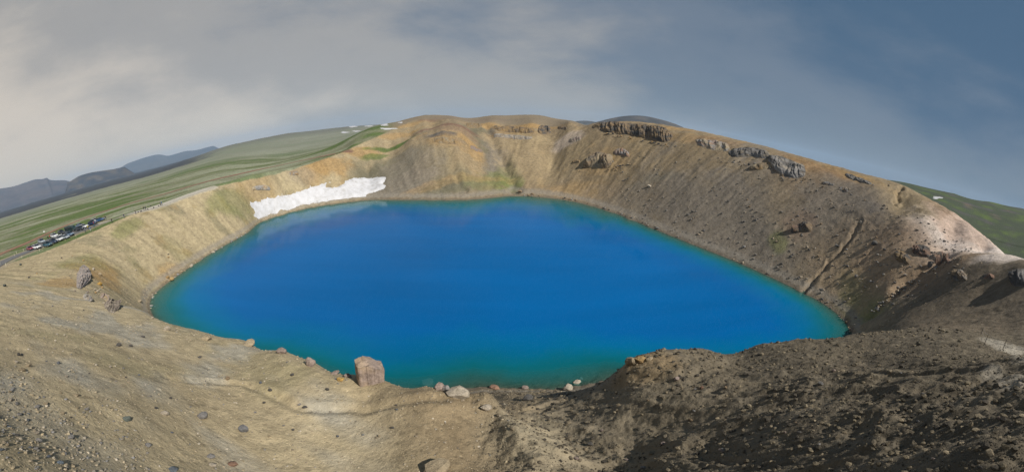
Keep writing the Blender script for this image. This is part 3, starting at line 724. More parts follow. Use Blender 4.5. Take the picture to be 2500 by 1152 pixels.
# ------------------------------------------------------------------ rock outcrops: ribbed faces standing out of the slope
def outcrop(name, label, top, hts, prot, rib, cols, seed, group=None, blocky=0.5, nu=None, nv=44):
    T = np.array(dense([(x, y, h) for (x, y), h in zip(top, hts)], 3))
    ends_t, ends_b = [], []
    for x, y, h in T:
        a = hit(x, y, 12, 600); b = hit(x, y + max(h, 2), 12, 600)
        if a is None or b is None: continue
        ends_t.append(a); ends_b.append(b)
    A, B = np.array(ends_t), np.array(ends_b)
    for _ in range(2):
        A[1:-1] = .25 * A[:-2] + .5 * A[1:-1] + .25 * A[2:]; B[1:-1] = .25 * B[:-2] + .5 * B[1:-1] + .25 * B[2:]
    seg = np.concatenate([[0], np.cumsum(np.linalg.norm(np.diff(A[:, :2], axis=0), axis=1))]); Ln = seg[-1]
    hm = np.linalg.norm(A - B, axis=1).mean()
    nu = nu or int(np.clip(Ln / 0.42, 26, 170)); u = np.linspace(0, Ln, nu); v = np.linspace(0, 1, nv)
    Ai = np.stack([np.interp(u, seg, A[:, k]) for k in range(3)], 1); Bi = np.stack([np.interp(u, seg, B[:, k]) for k in range(3)], 1)
    ext = 0.18
    P = Ai[:, None] + (Bi - Ai)[:, None] * (v * (1 + 2 * ext) - ext)[None, :, None]
    X, Y = P[..., 0], P[..., 1]
    base_z = H(X, Y)
    ox, oy = LC[0] - X, LC[1] - Y; d = np.hypot(ox, oy); ox /= d; oy /= d
    up = 0.42
    U = np.broadcast_to(u[:, None], X.shape); Vm = v[None] * hm
    eu = np.clip(np.minimum(U, Ln - U) / (0.16 * Ln), 0, 1) ** 0.6
    # buried, then a brow, a sheer front and a foot that runs out in the slope
    pv = np.interp(v, [0, .10, .16, .30, .55, .78, .88, 1], [-.3, -.10, .30, .75, 1.0, .62, .25, -.3])[None] * np.ones_like(X)
    wv = 0.35 * fbm(U / (rib * 3), Vm / (rib * 3), 3, seed)
    ribs = ridged(U / rib + wv, Vm / (rib * 5.0), 3, seed + 1)
    blocks = fbm(U / (rib * .6), Vm / (rib * .5), 3, seed + 2); qs = np.round(blocks * 3.2) / 3.2
    notch = sst(-0.45, 0.15, fbm(U / (rib * 2.6), Vm / (rib * 6), 3, seed + 5))
    prot = prot * 0.62; amp = eu * prot
    off = amp * pv * (0.35 + 0.65 * notch) * (0.72 + 0.42 * ribs + blocky * (0.3 * qs + 0.12 * blocks)) - prot * 0.3 * (1 - eu) - 0.05
    pos = off > 0
    Xn = X + ox * off * (1 - 0.25 * (~pos)); Yn = Y + oy * off * (1 - 0.25 * (~pos)); Zn = base_z + up * off + 0.10 * prot * eu * pos * fbm(U / (rib * .4), Vm / (rib * .4), 2, seed + 6)
    m1 = sst(-0.25, 0.3, fbm(U / (rib * 1.8), Vm / (rib * 1.3), 4, seed + 3))[..., None]; m2 = (sst(0.05, 0.4, fbm(U / (rib * 3), Vm / (rib * .7), 3, seed + 4)))[..., None]
    C = np.array(cols[0]) * (1 - m1) + np.array(cols[1]) * m1; C = C * (1 - .7 * m2) + np.array(cols[2]) * .7 * m2
    me = np_mesh(name, np.stack([Xn, Yn, Zn], -1).reshape(-1, 3), grid_faces(nu, nv)[:, ::-1], False, {'albedo': C.reshape(-1, 3)})
    return tag(link(name, me, M_ROCK), label, 'rock outcrop', group)

OUT = [
 ('cliff', 'long dark brown ribbed cliff just under the crater rim at the far right', [(1441,308),(1462,300),(1502,297),(1545,303),(1581,305),(1623,312),(1645,326)], [8,20,26,25,30,33,14], 5.2, 3.0, (R_BRN, R_DRK, R_OCH), 401),
 ('rock_band', 'ochre and dark rock band under the flat-topped far rim', [(1199,309),(1225,306),(1255,307),(1285,312),(1312,316)], [9,14,15,13,7], 3.4, 2.4, (R_OCH, R_BRN, R_DRK), 411),
 ('rock_outcrop', 'dark rounded rock knob at the right end of the ochre rim band', [(1312,310),(1322,306),(1336,306),(1346,312)], [12,20,20,10], 4.0, 2.2, (R_DRK, R_BRN, R_OCH), 421),
 ('rock_ledge', 'pale grey layered ledge below the ochre band of the far wall', [(1202,328),(1230,326),(1262,330),(1302,334)], [8,10,10,6], 1.6, 1.5, (R_PAL, R_GRY, R_OCH), 431),
 ('rock_ledge', 'crumbly ochre ledge on the rim above the grey gully', [(1137,300),(1155,299),(1178,303)], [10,12,8], 1.8, 1.6, (R_OCH, R_TAN, R_BRN), 441),
 ('rock_ledge', 'small dark ledge on the far rim left of the long brown cliff', [(1360,309),(1372,307),(1384,311)], [6,8,5], 2.0, 1.4, (R_BRN, R_DRK, R_OCH), 451),
 ('rock_ledge', 'small pale pinkish ledge high on the far wall below the notch', [(1389,340),(1402,334),(1420,332)], [8,12,8], 1.8, 1.6, (R_PNK, R_PAL, R_BRN), 461),
 ('crag', 'jagged tan crag standing alone in the middle of the far wall', [(1424,392),(1440,380),(1458,370),(1476,374),(1497,378)], [14,28,36,36,20], 6.0, 3.0, (R_TAN, R_BRN, R_DRK), 471),
 ('crag', 'reddish crumbling rock above the right end of the lone tan crag', [(1497,368),(1512,361),(1526,364),(1537,374)], [10,16,16,10], 2.4, 1.7, (R_RED, R_GRY, R_TAN), 481),
 ('rock_ledge', 'low tan ledge at the foot of the lone crag on its left', [(1396,394),(1406,389),(1416,391)], [5,8,5], 1.6, 1.3, (R_TAN, R_OCH, R_BRN), 485),
 ('crag', 'ochre rocks breaking out near the top of the grey mound', [(1056,338),(1078,334),(1100,337),(1120,344)], [8,15,14,8], 1.8, 1.7, (R_OCH, R_TAN, R_BRN), 491),
 ('rock_ledge', 'pinkish rubble ledge on the right flank of the grey mound', [(1147,354),(1162,358),(1180,366)], [8,11,7], 1.3, 1.4, (R_PNK, R_OCH, R_GRY), 501),
 ('crag', 'broken buff rock slabs on the right wall under the skyline', [(1695,338),(1725,340),(1755,344),(1785,354)], [12,20,22,14], 2.8, 2.2, (R_TAN, R_GRY, R_RED), 511),
 ('crag', 'dark grey jagged crag heading the right wall beside the buff slabs', [(1775,364),(1800,362),(1830,360),(1862,364),(1880,374)], [14,22,18,22,10], 3.0, 2.0, (R_GRY, R_DRK, R_TAN), 521),
 ('crag', 'biggest blue-grey crag on the right wall below the skyline', [(1872,376),(1895,380),(1920,386),(1948,398),(1972,408)], [16,34,42,34,22], 4.0, 2.2, (R_GRY, R_DRK, R_PAL), 531),
 ('rock_fin', 'slanting buff rock fin below the grey crags of the right wall', [(1827,408),(1848,400),(1872,394),(1897,391)], [8,14,18,10], 2.6, 2.4, (R_TAN, R_OCH, R_BRN), 541),
 ('rock_band', 'thin blue-grey rock layer in ochre ground near the right skyline', [(2061,421),(2082,427),(2105,436),(2130,446)], [8,11,9,6], 1.8, 1.5, (R_GRY, R_DRK, R_PAL), 551),
 ('rock_ledge', 'short grey ledge left of the thin blue-grey layer', [(2005,444),(2020,443),(2040,449)], [6,8,5], 1.2, 1.3, (R_GRY, R_BRN, R_DRK), 561),
 ('rock_ledge', 'small dark ledge under the thin blue-grey layer on the right wall', [(2048,457),(2060,456),(2072,461)], [8,11,7], 1.4, 1.3, (R_DRK, R_GRY, R_BRN), 571),
 ('crag', 'brown overhanging rock with black shadow low on the right wall', [(1930,560),(1945,553),(1962,543),(1976,541),(1984,551)], [9,14,22,24,12], 3.6, 1.8, (R_BRN, R_DRK, R_RED), 581),
 ('crag', 'dark rubbly rocks left of the spur end on the right wall', [(2183,618),(2198,611),(2212,618),(2224,630)], [16,26,26,14], 2.6, 1.5, (R_DRK, R_BRN, R_OCH), 591),
 ('crag', 'tallest dark rock pile at the end of the right spur', [(2228,604),(2246,597),(2262,601),(2274,612)], [14,26,26,14], 2.8, 1.6, (R_DRK, R_RED, R_BRN), 601),
 ('crag', 'reddish brown broken rocks beside the stony gully at the right', [(2278,622),(2294,613),(2308,616),(2322,627)], [16,28,26,14], 2.2, 1.5, (R_RED, R_DRK, R_BRN), 611),
 ('crag', 'dark spiky rock casting a long shadow on the shaded right bowl', [(2320,668),(2335,660),(2350,660),(2362,672)], [12,24,24,12], 2.6, 1.5, (R_DRK, R_BRN, R_GRY), 621),
 ('crag', 'small dark rock on the shaded bowl right of the spiky one', [(2398,672),(2412,667),(2428,672)], [8,13,8], 1.7, 1.2, (R_DRK, R_RED, R_BRN), 631),
 ('crag', 'black rock mass at the right edge above the shaded bowl', [(2462,672),(2478,662),(2495,658),(2520,662)], [14,34,40,30], 2.6, 1.6, (R_DRK, R_GRY, R_BRN), 641),
 ('crag', 'grey-purple rock crag on the left slope below the car park', [(186,676),(195,652),(206,646),(219,662)], [24,52,50,26], 2.3, 0.9, ((.37,.31,.28), R_GRY, (.33,.25,.17)), 651),
 ('crag', 'pale blocky crag at the lower end of the rock line on the left slope', [(252,744),(264,738),(276,738),(288,750)], [8,17,18,8], 1.6, 0.9, (R_PAL, R_PNK, R_TAN), 661),
 ('rock_ledge', 'pinkish rocks stepping down to the pale crag on the left slope', [(244,716),(252,712),(260,722),(266,733)], [10,16,15,8], 1.5, 1.2, (R_PNK, R_TAN, R_OCH), 671),
 ('rock_ledge', 'low grey rocks below the grey-purple crag on the left slope', [(202,720),(210,716),(222,730)], [8,14,8], 1.2, 1.1, (R_GRY, R_PAL, R_BRN), 681),
 ('rock_ledge', 'small grey ledge high on the left rim above the snow bank', [(706,420),(717,417),(730,422)], [6,10,6], 1.8, 1.5, (R_GRY, R_OCH, R_BRN), 691),
 ('rock_ledge', 'grey and ochre rocks on the slope left above the snow bank', [(614,458),(634,451),(650,453),(662,458)], [7,12,12,7], 1.7, 1.6, (R_GRY, R_TAN, R_OCH), 701),
]
for n_, lab, top, hts, prot, rib, cols, sd in OUT:
    k_ = 0.72 if sd < 651 else 0.95; cols = tuple(tuple(c * k_ for c in q) for q in cols)
    outcrop(n_, lab, top, hts, prot, rib, cols, sd, 'rock outcrops of the crater wall')

# ------------------------------------------------------------------ boulders and stones
def rock_shape(seed, sub=2, planes=13, rough=0.05, box=None):
    rg = np.random.default_rng(seed); bm = bmesh.new(); bmesh.ops.create_icosphere(bm, subdivisions=sub, radius=1)
    V = np.array([v.co[:] for v in bm.verts]); Fq = np.array([[v.index for v in f.verts] for f in bm.faces]); bm.free()
    Nn = rg.normal(size=(planes, 3)); Nn /= np.linalg.norm(Nn, axis=1)[:, None]; h = rg.uniform(0.58, 0.95, planes)
    if box is not None:
        Nn = np.vstack([Nn, np.eye(3), -np.eye(3)]); h = np.append(h, [box] * 6)
    dt = V @ Nn.T; rad = np.where(dt > 0.05, h / np.maximum(dt, 0.05), 9).min(1); rad = np.minimum(rad, 1.15)
    V = V * rad[:, None]; V += V * (rough * perlin(V[:, 0] * 3 + seed, V[:, 1] * 3 + V[:, 2] * 2.3, seed)[:, None] + rough * .6 * perlin(V[:, 1] * 7, V[:, 2] * 7 + V[:, 0] * 5, seed + 1)[:, None])
    return V, Fq
SHAPES = [rock_shape(900 + k, 2) for k in range(10)]
_rk = {}
def rock_mesh(k, col):
    key = (k, col)
    if key not in _rk:
        V, Fq = SHAPES[k]; _rk[key] = np_mesh('rock', V, Fq, False, {'albedo': np.tile(np.array(col), (len(V), 1))})
        _rk[key].materials.append(M_ROCK)
    return _rk[key]
def boulder(px, py, w, h, col, label, name='boulder', cat='boulder', group=None, k=None, depth=0.85, rot=None, r0=6):
    """px,py: middle of the stone's foot in the photograph; w,h in photo pixels"""
    q = hit(px, py, r0)
    if q is None: return None
    sx, sz = pxsize(q, w) / 2, pxsize(q, h) / 2
    k = random.randrange(len(SHAPES)) if k is None else k
    o = bpy.data.objects.new(name, rock_mesh(k, col)); COL.objects.link(o)
    az = math.atan2(q[0], q[1])
    o.scale = (sx * 1.12, sx * depth, sz * 1.2); o.rotation_euler = (random.uniform(-.2, .2), random.uniform(-.2, .2), -az + (random.uniform(-.35, .35) if rot is None else rot))
    o.location = (q[0] + math.sin(az) * sx * depth * .5, q[1] + math.cos(az) * sx * depth * .5, 0)
    o.location.z = Hs(o.location.x, o.location.y) + sz * 0.62
    return tag(o, label, cat, group)

# the tall fluted boulder on the brow
def fluted_boulder():
    q = hit(906, 936, 10); w, h = pxsize(q, 56), pxsize(q, 62) * 1.35
    na, nz = 72, 34; an = np.linspace(0, 2 * np.pi, na, endpoint=False); t = np.linspace(0, 1, nz)
    sq = 1 / np.maximum(np.abs(np.cos(an)) ** 7 + np.abs(np.sin(an)) ** 7, 1e-3) ** (1 / 7)
    fl = ridged(an * 3.6, np.zeros_like(an), 2, 733)[None] * np.ones((nz, 1)) * 0.10 + 0.05 * fbm(np.broadcast_to(an * 2.2, (nz, na)), np.broadcast_to(t[:, None] * 3, (nz, na)), 3, 734)
    rad = sq[None] * (1 + fl) * (0.98 + 0.1 * np.sin(t * 2.2))[:, None]
    X = rad * np.cos(an) * w * 0.47 + (0.05 * w * (t - .5))[:, None]; Y = rad * np.sin(an) * w * 0.36
    top = 1 - 0.24 * sst(-.1, .5, X / w)[:] - 0.03 + 0.05 * fbm(X * 2.2, Y * 2.2, 3, 735)
    Z = t[:, None] * h * top - 0.28 * h
    cx = np.stack([X, Y, Z], -1).reshape(-1, 3)
    capX = X[-1][None] * np.linspace(.85, .02, 7)[:, None]; capY = Y[-1][None] * np.linspace(.85, .02, 7)[:, None]
    capZ = h * (1 - 0.24 * sst(-.1, .5, capX / w) - 0.02 + 0.07 * fbm(capX * 2, capY * 2, 3, 736)) - 0.28 * h
    V = np.vstack([cx, np.stack([capX, capY, capZ], -1).reshape(-1, 3)]); Fq = grid_faces(nz + 7, na, True)
    m = sst(-.2, .4, fbm(V[:, 0] * 1.1, V[:, 2] * .8, 3, 737))[:, None]; C = np.array(R_PNK) * (1 - m) + np.array((.36, .27, .19)) * m
    o = link('boulder', np_mesh('boulder', V, Fq, False, {'albedo': C}), M_ROCK)
    az = math.atan2(q[0], q[1]); o.rotation_euler = (0.0, 0, -az + 0.12); o.location = (q[0] + math.sin(az) * .3, q[1] + math.cos(az) * .3, q[2] + 0.1)
    tag(o, 'tall upright pinkish brown boulder with fluted face at the water brow', 'boulder')
fluted_boulder()

BLD = [ # px, foot py, w, h, colour, label
 (1044,944,33,26,R_PNK,'purplish grey boulder, left of the cluster right of the tall fluted one'),(1073,952,26,24,R_PNK,'middle boulder of the purplish cluster above the shore'),(1089,954,19,20,R_GRY,'smallest grey boulder at the right of the purplish cluster'),
 (1122,973,50,33,R_PAL,'pale pointed boulder at the right end of the purplish cluster'),(1208,950,22,10,R_RED,'flat reddish rock on the near shore lip'),(1281,950,18,10,R_PNK,'small pinkish rock on the near shore lip'),
 (1288,977,26,14,R_DRK,'dark flat slab on the gully slope below the shore lip'),(1186,1004,24,16,R_PAL,'pale rounded rock at the top of the gravel hump'),(1067,1160,64,36,R_TAN,'yellowish boulder cut by the bottom edge of the picture'),
 (850,921,17,10,R_PNK,'small pinkish rock just left of the tall fluted boulder'),(819,914,22,11,R_PNK,'rounded pinkish rock on the brow left of the tall fluted boulder'),(830,931,18,11,(.42,.27,.09),'small orange rock below the brow near the tall boulder'),
 (409,807,15,13,R_PAL,'pale rounded boulder at the water edge on the far left shore'),(608,845,36,15,R_TAN,'smooth rounded tan boulder half buried in the left brow'),(690,863,24,17,R_PNK,'blocky pinkish boulder on the left brow'),(757,895,24,32,R_PNK,'upright pinkish rock stub on the left brow before the shallow water'),
 (506,831,26,14,R_TAN,'low tan ledge stone on the left brow'),(497,1024,27,22,R_GRY,'speckled grey oval stone on the tan foreground'),(598,1056,21,26,(.21,.21,.215),'smooth blue-grey oval stone standing in the tan foreground'),(404,1015,19,15,R_PAL,'pale grey stone left of the speckled oval stone'),
 (311,1030,19,17,(.15,.17,.15),'dark greenish stone on the left foreground'),(516,1120,21,12,R_GRY,'grey stone with a hollow near the bottom of the tan foreground'),(519,1140,17,11,R_PAL,'pale stone near the bottom of the tan foreground'),(570,1139,20,15,R_RED,'reddish brown split stone near the bottom edge'),
 (425,1154,24,12,(.16,.18,.20),'blue-grey slab at the bottom edge of the tan foreground'),(364,1092,15,12,R_GRY,'grey wedge stone on the lower left foreground'),(714,918,10,8,R_DRK,'dark stone on the upper tan slope'),(661,956,9,8,R_DRK,'round dark stone lying on the thin contour trail'),
 (799,954,9,9,R_DRK,'dark stone under the brow below the orange rock'),(557,928,13,10,R_BRN,'brown flat stone on the upper tan slope'),(637,937,8,7,(.17,.18,.2),'small blue-grey stone on the upper tan slope'),(57,907,15,11,R_TAN,'pale orange stone at the left edge of the foreground'),
 (71,895,16,9,R_TAN,'flat tan stone above the pale orange stone at the left edge'),(42,887,10,9,R_PAL,'pale stone at the far left above the flat tan one'),(47,869,9,11,R_DRK,'dark upright stone at the far left edge'),(143,889,10,8,(.18,.19,.21),'blue-grey stone on the left foreground slope'),
 (98,1080,13,14,R_GRY,'grey rounded stone in the coarse gravel at lower left'),(175,1073,15,14,R_GRY,'grey angular stone in the coarse gravel at lower left'),(150,1134,14,11,(.14,.17,.20),'dark blue-grey stone in the coarse gravel at the bottom left'),(120,1118,10,9,(.15,.17,.2),'small blue-grey stone in the coarse gravel at lower left'),
 (290,846,13,9,R_DRK,'dark stone pair member on the grey slope, the left one'),(320,846,9,7,R_DRK,'dark stone pair member on the grey slope, the right one'),(488,874,10,6,R_DRK,'dark flat stone below the left brow'),(350,824,10,6,R_DRK,'small dark stone under the left brow edge'),
 (12,700,11,9,(.09,.10,.09),'dark green-black boulder alone on the left slope'),(51,648,7,6,(.09,.10,.09),'small dark boulder below the roadside grass'),(71,679,5,5,R_DRK,'tiny dark stone on the left slope'),(244,697,12,10,(.42,.26,.07),'orange boulder right of the grey-purple crag'),(245,672,10,8,R_TAN,'tan boulder upslope of the orange boulder'),
 (229,660,8,7,R_PAL,'pale stone beside the top of the grey-purple crag'),(421,687,14,12,(.40,.28,.13),'ochre boulder on the left lake shore'),(410,680,9,7,R_OCH,'small ochre rock behind the ochre shore boulder'),(468,654,12,10,R_PAL,'pale boulder on the left lake shore'),(522,620,9,8,R_PAL,'pale shore stone farther along the left shore'),
 (342,739,12,8,R_TAN,'pale orange stone near the left end of the lake'),(373,778,7,6,R_PAL,'small white stone at the left end of the lake'),(370,750,10,7,R_GRY,'grey stone at the waterline, left end of the lake'),
 (2133,601,18,12,R_DRK,'dark boulder alone on the right wall'),(2100,548,8,9,R_PAL,'pale stone at the head of the narrow gully on the right wall'),(2158,612,9,7,R_DRK,'small dark stone on the right wall below the spur'),(1605,560,10,6,R_GRY,'grey boulder low on the right wall above the shore'),(1585,458,10,6,R_PAL,'pale stone on the brown right wall'),
 (1540,893,26,26,R_TAN,'tan blocky rock at the end of the right brow over the water'),(1562,887,28,18,R_OCH,'ochre rock behind the tan block on the right brow'),(1585,880,20,10,R_TAN,'low tan rock right of the ochre one on the right brow'),
 (1650,930,15,13,R_PNK,'pinkish pointed stone in the dark eastern foreground'),(1712,950,9,10,R_RED,'reddish stone in the dark eastern foreground'),(1408,938,22,14,R_PAL,'pale boulder at the waterline right of the gully'),(1386,953,24,18,R_PAL,'pale grey boulder where the gully meets the water'),(1418,928,10,7,R_GRY,'grey stone standing in the shallow water'),
 (2125,690,8,6,R_GRY,'grey stone below the right spur'),(1270,470,10,6,R_BRN,'brown shore rock at the far inlet of the lake'),(1300,476,8,5,R_BRN,'small brown shore rock right of the far inlet'),
 (2268,655,13,16,R_DRK,'dark rock beside the stony gully on the right'),(1940,568,12,8,R_RED,'reddish rock in front of the overhanging crag'),
]
for t in BLD: boulder(*t, group='boulders with their own place')

# stones strewn about that nothing tells apart
def strew(n, region, smin, smax, cols, label, name, group, r0=6, tries=6):
    k = 0
    while k < n and tries * n > 0:
        tries -= 1.0 / n
        x = random.uniform(region[0], region[2]); y = random.uniform(region[1], region[3]); s = random.uniform(smin, smax) * random.uniform(.7, 1.2)
        q = hit(x, y, r0, 400)
        if q is None or q[2] < 0.15: continue
        if boulder(x, y, s, s * random.uniform(.55, .85), random.choice(cols), label, name, 'stone', group, r0=r0): k += 1
        if tries < 0: break
strew(46, (0,860,1000,1150), 5, 10, [R_GRY,R_DRK,R_PAL,R_TAN,(.17,.18,.20)], 'small loose stone lying on the sunny tan foreground slope', 'stone', 'stones on the sunny foreground')
strew(26, (0,940,230,1150), 6, 12, [R_GRY,R_TAN,R_PAL,(.15,.17,.19)], 'stone in the coarse gravel of the lower left corner', 'stone', 'stones in the coarse gravel')
strew(36, (1350,900,2480,1150), 6, 13, [R_DRK,R_GRY,R_BRN,R_PNK], 'rough clod or stone on the shaded dark foreground slope', 'stone', 'stones on the dark foreground')
strew(34, (1600,430,2250,720), 4, 8, [R_DRK,R_GRY,R_BRN], 'small stone on the right crater wall', 'stone', 'stones on the right wall', 60)
strew(22, (30,620,420,800), 3, 6, [R_DRK,R_GRY,R_PAL,R_OCH], 'small stone on the left crater slope', 'stone', 'stones on the left slope', 40)
# stony gully on the right and shore stones, along lines
def line_stones(P, n, spread, smin, smax, cols, label, group, r0=40):
    P = np.array(P, float)
    for k in range(n):
        t = random.random() * (len(P) - 1); i = int(t); q = P[i] + (P[i + 1] - P[i]) * (t - i)
        boulder(q[0] + random.gauss(0, spread), q[1] + random.gauss(0, spread * .5), random.uniform(smin, smax), random.uniform(smin, smax) * .7, random.choice(cols), label, 'stone', 'stone', group, r0=r0)
line_stones([(2130,765),(2165,732),(2230,690),(2310,638)], 46, 4, 4, 9, [R_GRY,R_BRN,R_DRK,R_PAL], 'stone in the stony gully between brown wall and shaded bowl', 'stones of the right gully')
line_stones([(372,760),(372,722),(430,677),(520,617),(600,572)], 26, 2, 4, 8, [R_PAL,R_TAN,R_GRY], 'stone on the left lake shore', 'stones of the left shore')
line_stones([(1260,476),(1400,488),(1500,516),(1600,556)], 26, 1.5, 3, 6, [R_BRN,R_DRK,R_GRY], 'stone on the far lake shore', 'stones of the far shore')
line_stones([(2040,770),(2066,790),(2076,812)], 14, 2, 4, 8, [R_BRN,R_PNK,R_DRK], 'stone on the right end beach', 'stones of the right beach')

line_stones([(1450,325),(1520,335),(1600,352),(1640,358)], 22, 5, 3, 7, [R_BRN,R_DRK,R_OCH], 'fallen stone on the slope under the long brown cliff', 'stones fallen from the cliff', 100)
line_stones([(1780,395),(1860,405),(1930,440),(1975,440)], 22, 6, 3, 7, [R_GRY,R_DRK,R_BRN], 'fallen stone on the slope under the blue-grey crags', 'stones fallen from the grey crags', 80)
line_stones([(1420,412),(1460,420),(1500,415),(1530,400)], 16, 5, 3, 6, [R_TAN,R_BRN,R_DRK], 'fallen stone at the foot of the lone tan crag', 'stones fallen from the lone crag', 80)
line_stones([(190,712),(215,715),(250,705),(270,760)], 16, 5, 4, 8, [R_PNK,R_PAL,R_OCH,R_GRY], 'broken stone among the rock line of the left slope', 'stones of the left rock line', 40)
# ------------------------------------------------------------------ gravel (uncountable)
def gravel(name, label, n, r_lo, r_hi, az_lo, az_hi, s_lo, s_hi, cols, seed, dens=None, power=2.2, micro=False):
    rg = np.random.default_rng(seed)
    r = np.exp(rg.uniform(math.log(r_lo), math.log(r_hi), n)); az = np.radians(rg.uniform(az_lo, az_hi, n))
    X, Y = r * np.sin(az), r * np.cos(az); Z = H(X, Y)
    k = (Z > 0.05) & (fbm(X / 5, Y / 5, 3, seed) + rg.uniform(-.55, .55, n) > -0.05)
    if dens is not None: k &= dens(X, Y, Z, rg)
    X, Y, Z, r = X[k], Y[k], Z[k], r[k]; m = len(X)
    bm = bmesh.new(); bmesh.ops.create_icosphere(bm, subdivisions=1, radius=1); bv = np.array([v.co[:] for v in bm.verts]); bf = np.array([[v.index for v in f.verts] for f in bm.faces]); bm.free()
    if micro:
        bv = np.array([[1,0,0],[0,1,0],[-1,0,0],[0,-1,0],[0,0,1],[0,0,-1]], float); bf = np.array([[0,1,4],[1,2,4],[2,3,4],[3,0,4]])
    s = (s_lo + (s_hi - s_lo) * rg.random(m) ** power) * (0.55 + 0.45 * np.clip(r / 22, 0.3, 1.6))
    off = bv[None] * (1 + rg.uniform(-.33, .33, (m, len(bv), 1))); off *= np.stack([rg.uniform(.8, 1.25, m), rg.uniform(.7, 1.1, m), rg.uniform(.5, .85, m)], 1)[:, None]
    th = rg.uniform(0, 6.28, m); c, sn = np.cos(th)[:, None], np.sin(th)[:, None]
    ox = off[..., 0] * c - off[..., 1] * sn; oy = off[..., 0] * sn + off[..., 1] * c
    V = np.stack([X[:, None] + ox * s[:, None], Y[:, None] + oy * s[:, None], Z[:, None] + (off[..., 2] + 0.25) * s[:, None]], -1).reshape(-1, 3)
    Fq = (bf[None] + (np.arange(m) * len(bv))[:, None, None]).reshape(-1, 3)
    C = np.array(cols)[rg.integers(0, len(cols), m)] * rg.uniform(.75, 1.2, (m, 1)); C = np.repeat(C, len(bv), 0)
    o = link(name, np_mesh(name, V, Fq, False, {'albedo': C}), M_ROCK)
    return tag(o, label, 'gravel', kind='stuff')
gravel('gravel', 'loose tan and grey gravel scattered over the sunny foreground slope', 8500, 6.5, 46, -92, 4, .016, .09, [(.41,.34,.22),(.38,.31,.21),(.44,.37,.26),(.24,.22,.19),(.33,.27,.19),(.48,.42,.33)], 801)
gravel('gravel', 'coarse grey gravel piled in the lower left corner', 2300, 6, 15, -95, -66, .025, .10, [(.40,.33,.23),(.30,.27,.22),(.44,.38,.29),(.24,.23,.22),(.42,.34,.22)], 802)
gravel('gravel', 'dark clods and cinders covering the shaded eastern foreground slope', 15000, 6, 42, 0, 102, .02, .17, [(.13,.108,.075),(.09,.077,.056),(.165,.135,.09),(.07,.06,.046),(.22,.18,.12)], 803, lambda X, Y, Z, rg: ~((np.hypot(X, Y) > 24) & (np.degrees(np.arctan2(X, Y)) > 79)))
gravel('gravel', 'fine grit covering the sunny foreground slope', 45000, 7, 52, -95, 8, .015, .045, [(.44,.36,.23),(.36,.29,.19),(.50,.43,.31),(.26,.22,.16),(.40,.32,.2)], 805, micro=True)
gravel('gravel', 'fine dark grit covering the shaded eastern foreground slope', 45000, 6, 46, -4, 104, .018, .06, [(.13,.107,.075),(.095,.08,.058),(.165,.136,.09),(.2,.165,.11),(.07,.06,.046)], 806, micro=True)
gravel('scree', 'fine brown grit and small scree on the crater walls', 26000, 70, 235, -75, 80, .06, .2, [(.2,.16,.11),(.26,.2,.13),(.15,.13,.105),(.32,.26,.17)], 807, lambda X, Y, Z, rg: (crater(X, Y)[1] - crater(X, Y)[2] < 50), micro=True)
gravel('scree', 'grey and brown scree stones on the right crater wall', 5000, 78, 190, 18, 76, .08, .42, [(.2,.18,.155),(.15,.135,.12),(.27,.22,.16),(.12,.11,.1)], 804, lambda X, Y, Z, rg: (crater(X, Y)[1] - crater(X, Y)[2] < 45), power=3)

# ------------------------------------------------------------------ vehicles
def paint(name, c, rough=0.28, metal=0.0):
    g = Mat(name, rough, 0.5); n = g.noise(3, 3); g.color(g.mix(c, tuple(k * .85 for k in c), g.ramp(n, [(.4, 0.0), (.6, 1.0)]))); g.b.inputs['Metallic'].default_value = metal
    g.b.inputs['Coat Weight'].default_value = 0.6; return g.m
M_GLASS = paint('car_glass', (.012,.016,.02), 0.06); M_TYRE = flat_mat('tyre_rubber', (.018,.018,.018), (.03,.03,.03), 8); M_RIM = paint('wheel_rim', (.45,.45,.46), .35, .8)
M_LAMP = paint('headlight_glass', (.75,.75,.72), .1); M_TAIL = paint('tail_light_red', (.35,.02,.02), .2); M_TRIM = flat_mat('black_trim', (.02,.02,.022), (.035,.035,.035), 6, .6)
CARCOL = {k: paint(k + '_paint', c) for k, c in dict(white=(.72,.73,.74), navy=(.018,.035,.085), teal=(.03,.10,.14), silver=(.33,.37,.41), steel=(.13,.20,.29), dark=(.02,.026,.035), green=(.016,.035,.032), red=(.22,.02,.05), blue=(.03,.09,.20)).items()}
def bm_mesh(name, bm, bevel=0.0, seg=2):
    if bevel: bmesh.ops.bevel(bm, geom=list(bm.edges), offset=bevel, segments=seg, affect='EDGES', profile=0.6, clamp_overlap=True)
    bmesh.ops.recalc_face_normals(bm, faces=list(bm.faces))
    me = bpy.data.meshes.new(name); bm.to_mesh(me); bm.free()
    for p in me.polygons: p.use_smooth = bevel > 0
    return me
def loft(stations):
    """stations: (x, z0, z1, half width low, half width high)"""
    bm = bmesh.new(); rings = []
    for x, z0, z1, w0, w1 in stations:
        rings.append([bm.verts.new(v) for v in ((x, -w0, z0), (x, -w1, z1), (x, w1, z1), (x, w0, z0))])
    for a, b in zip(rings[:-1], rings[1:]):
        for k in range(4): bm.faces.new((a[k], a[(k + 1) % 4], b[(k + 1) % 4], b[k]))
    bm.faces.new(rings[0][::-1]); bm.faces.new(rings[-1])
    return bm
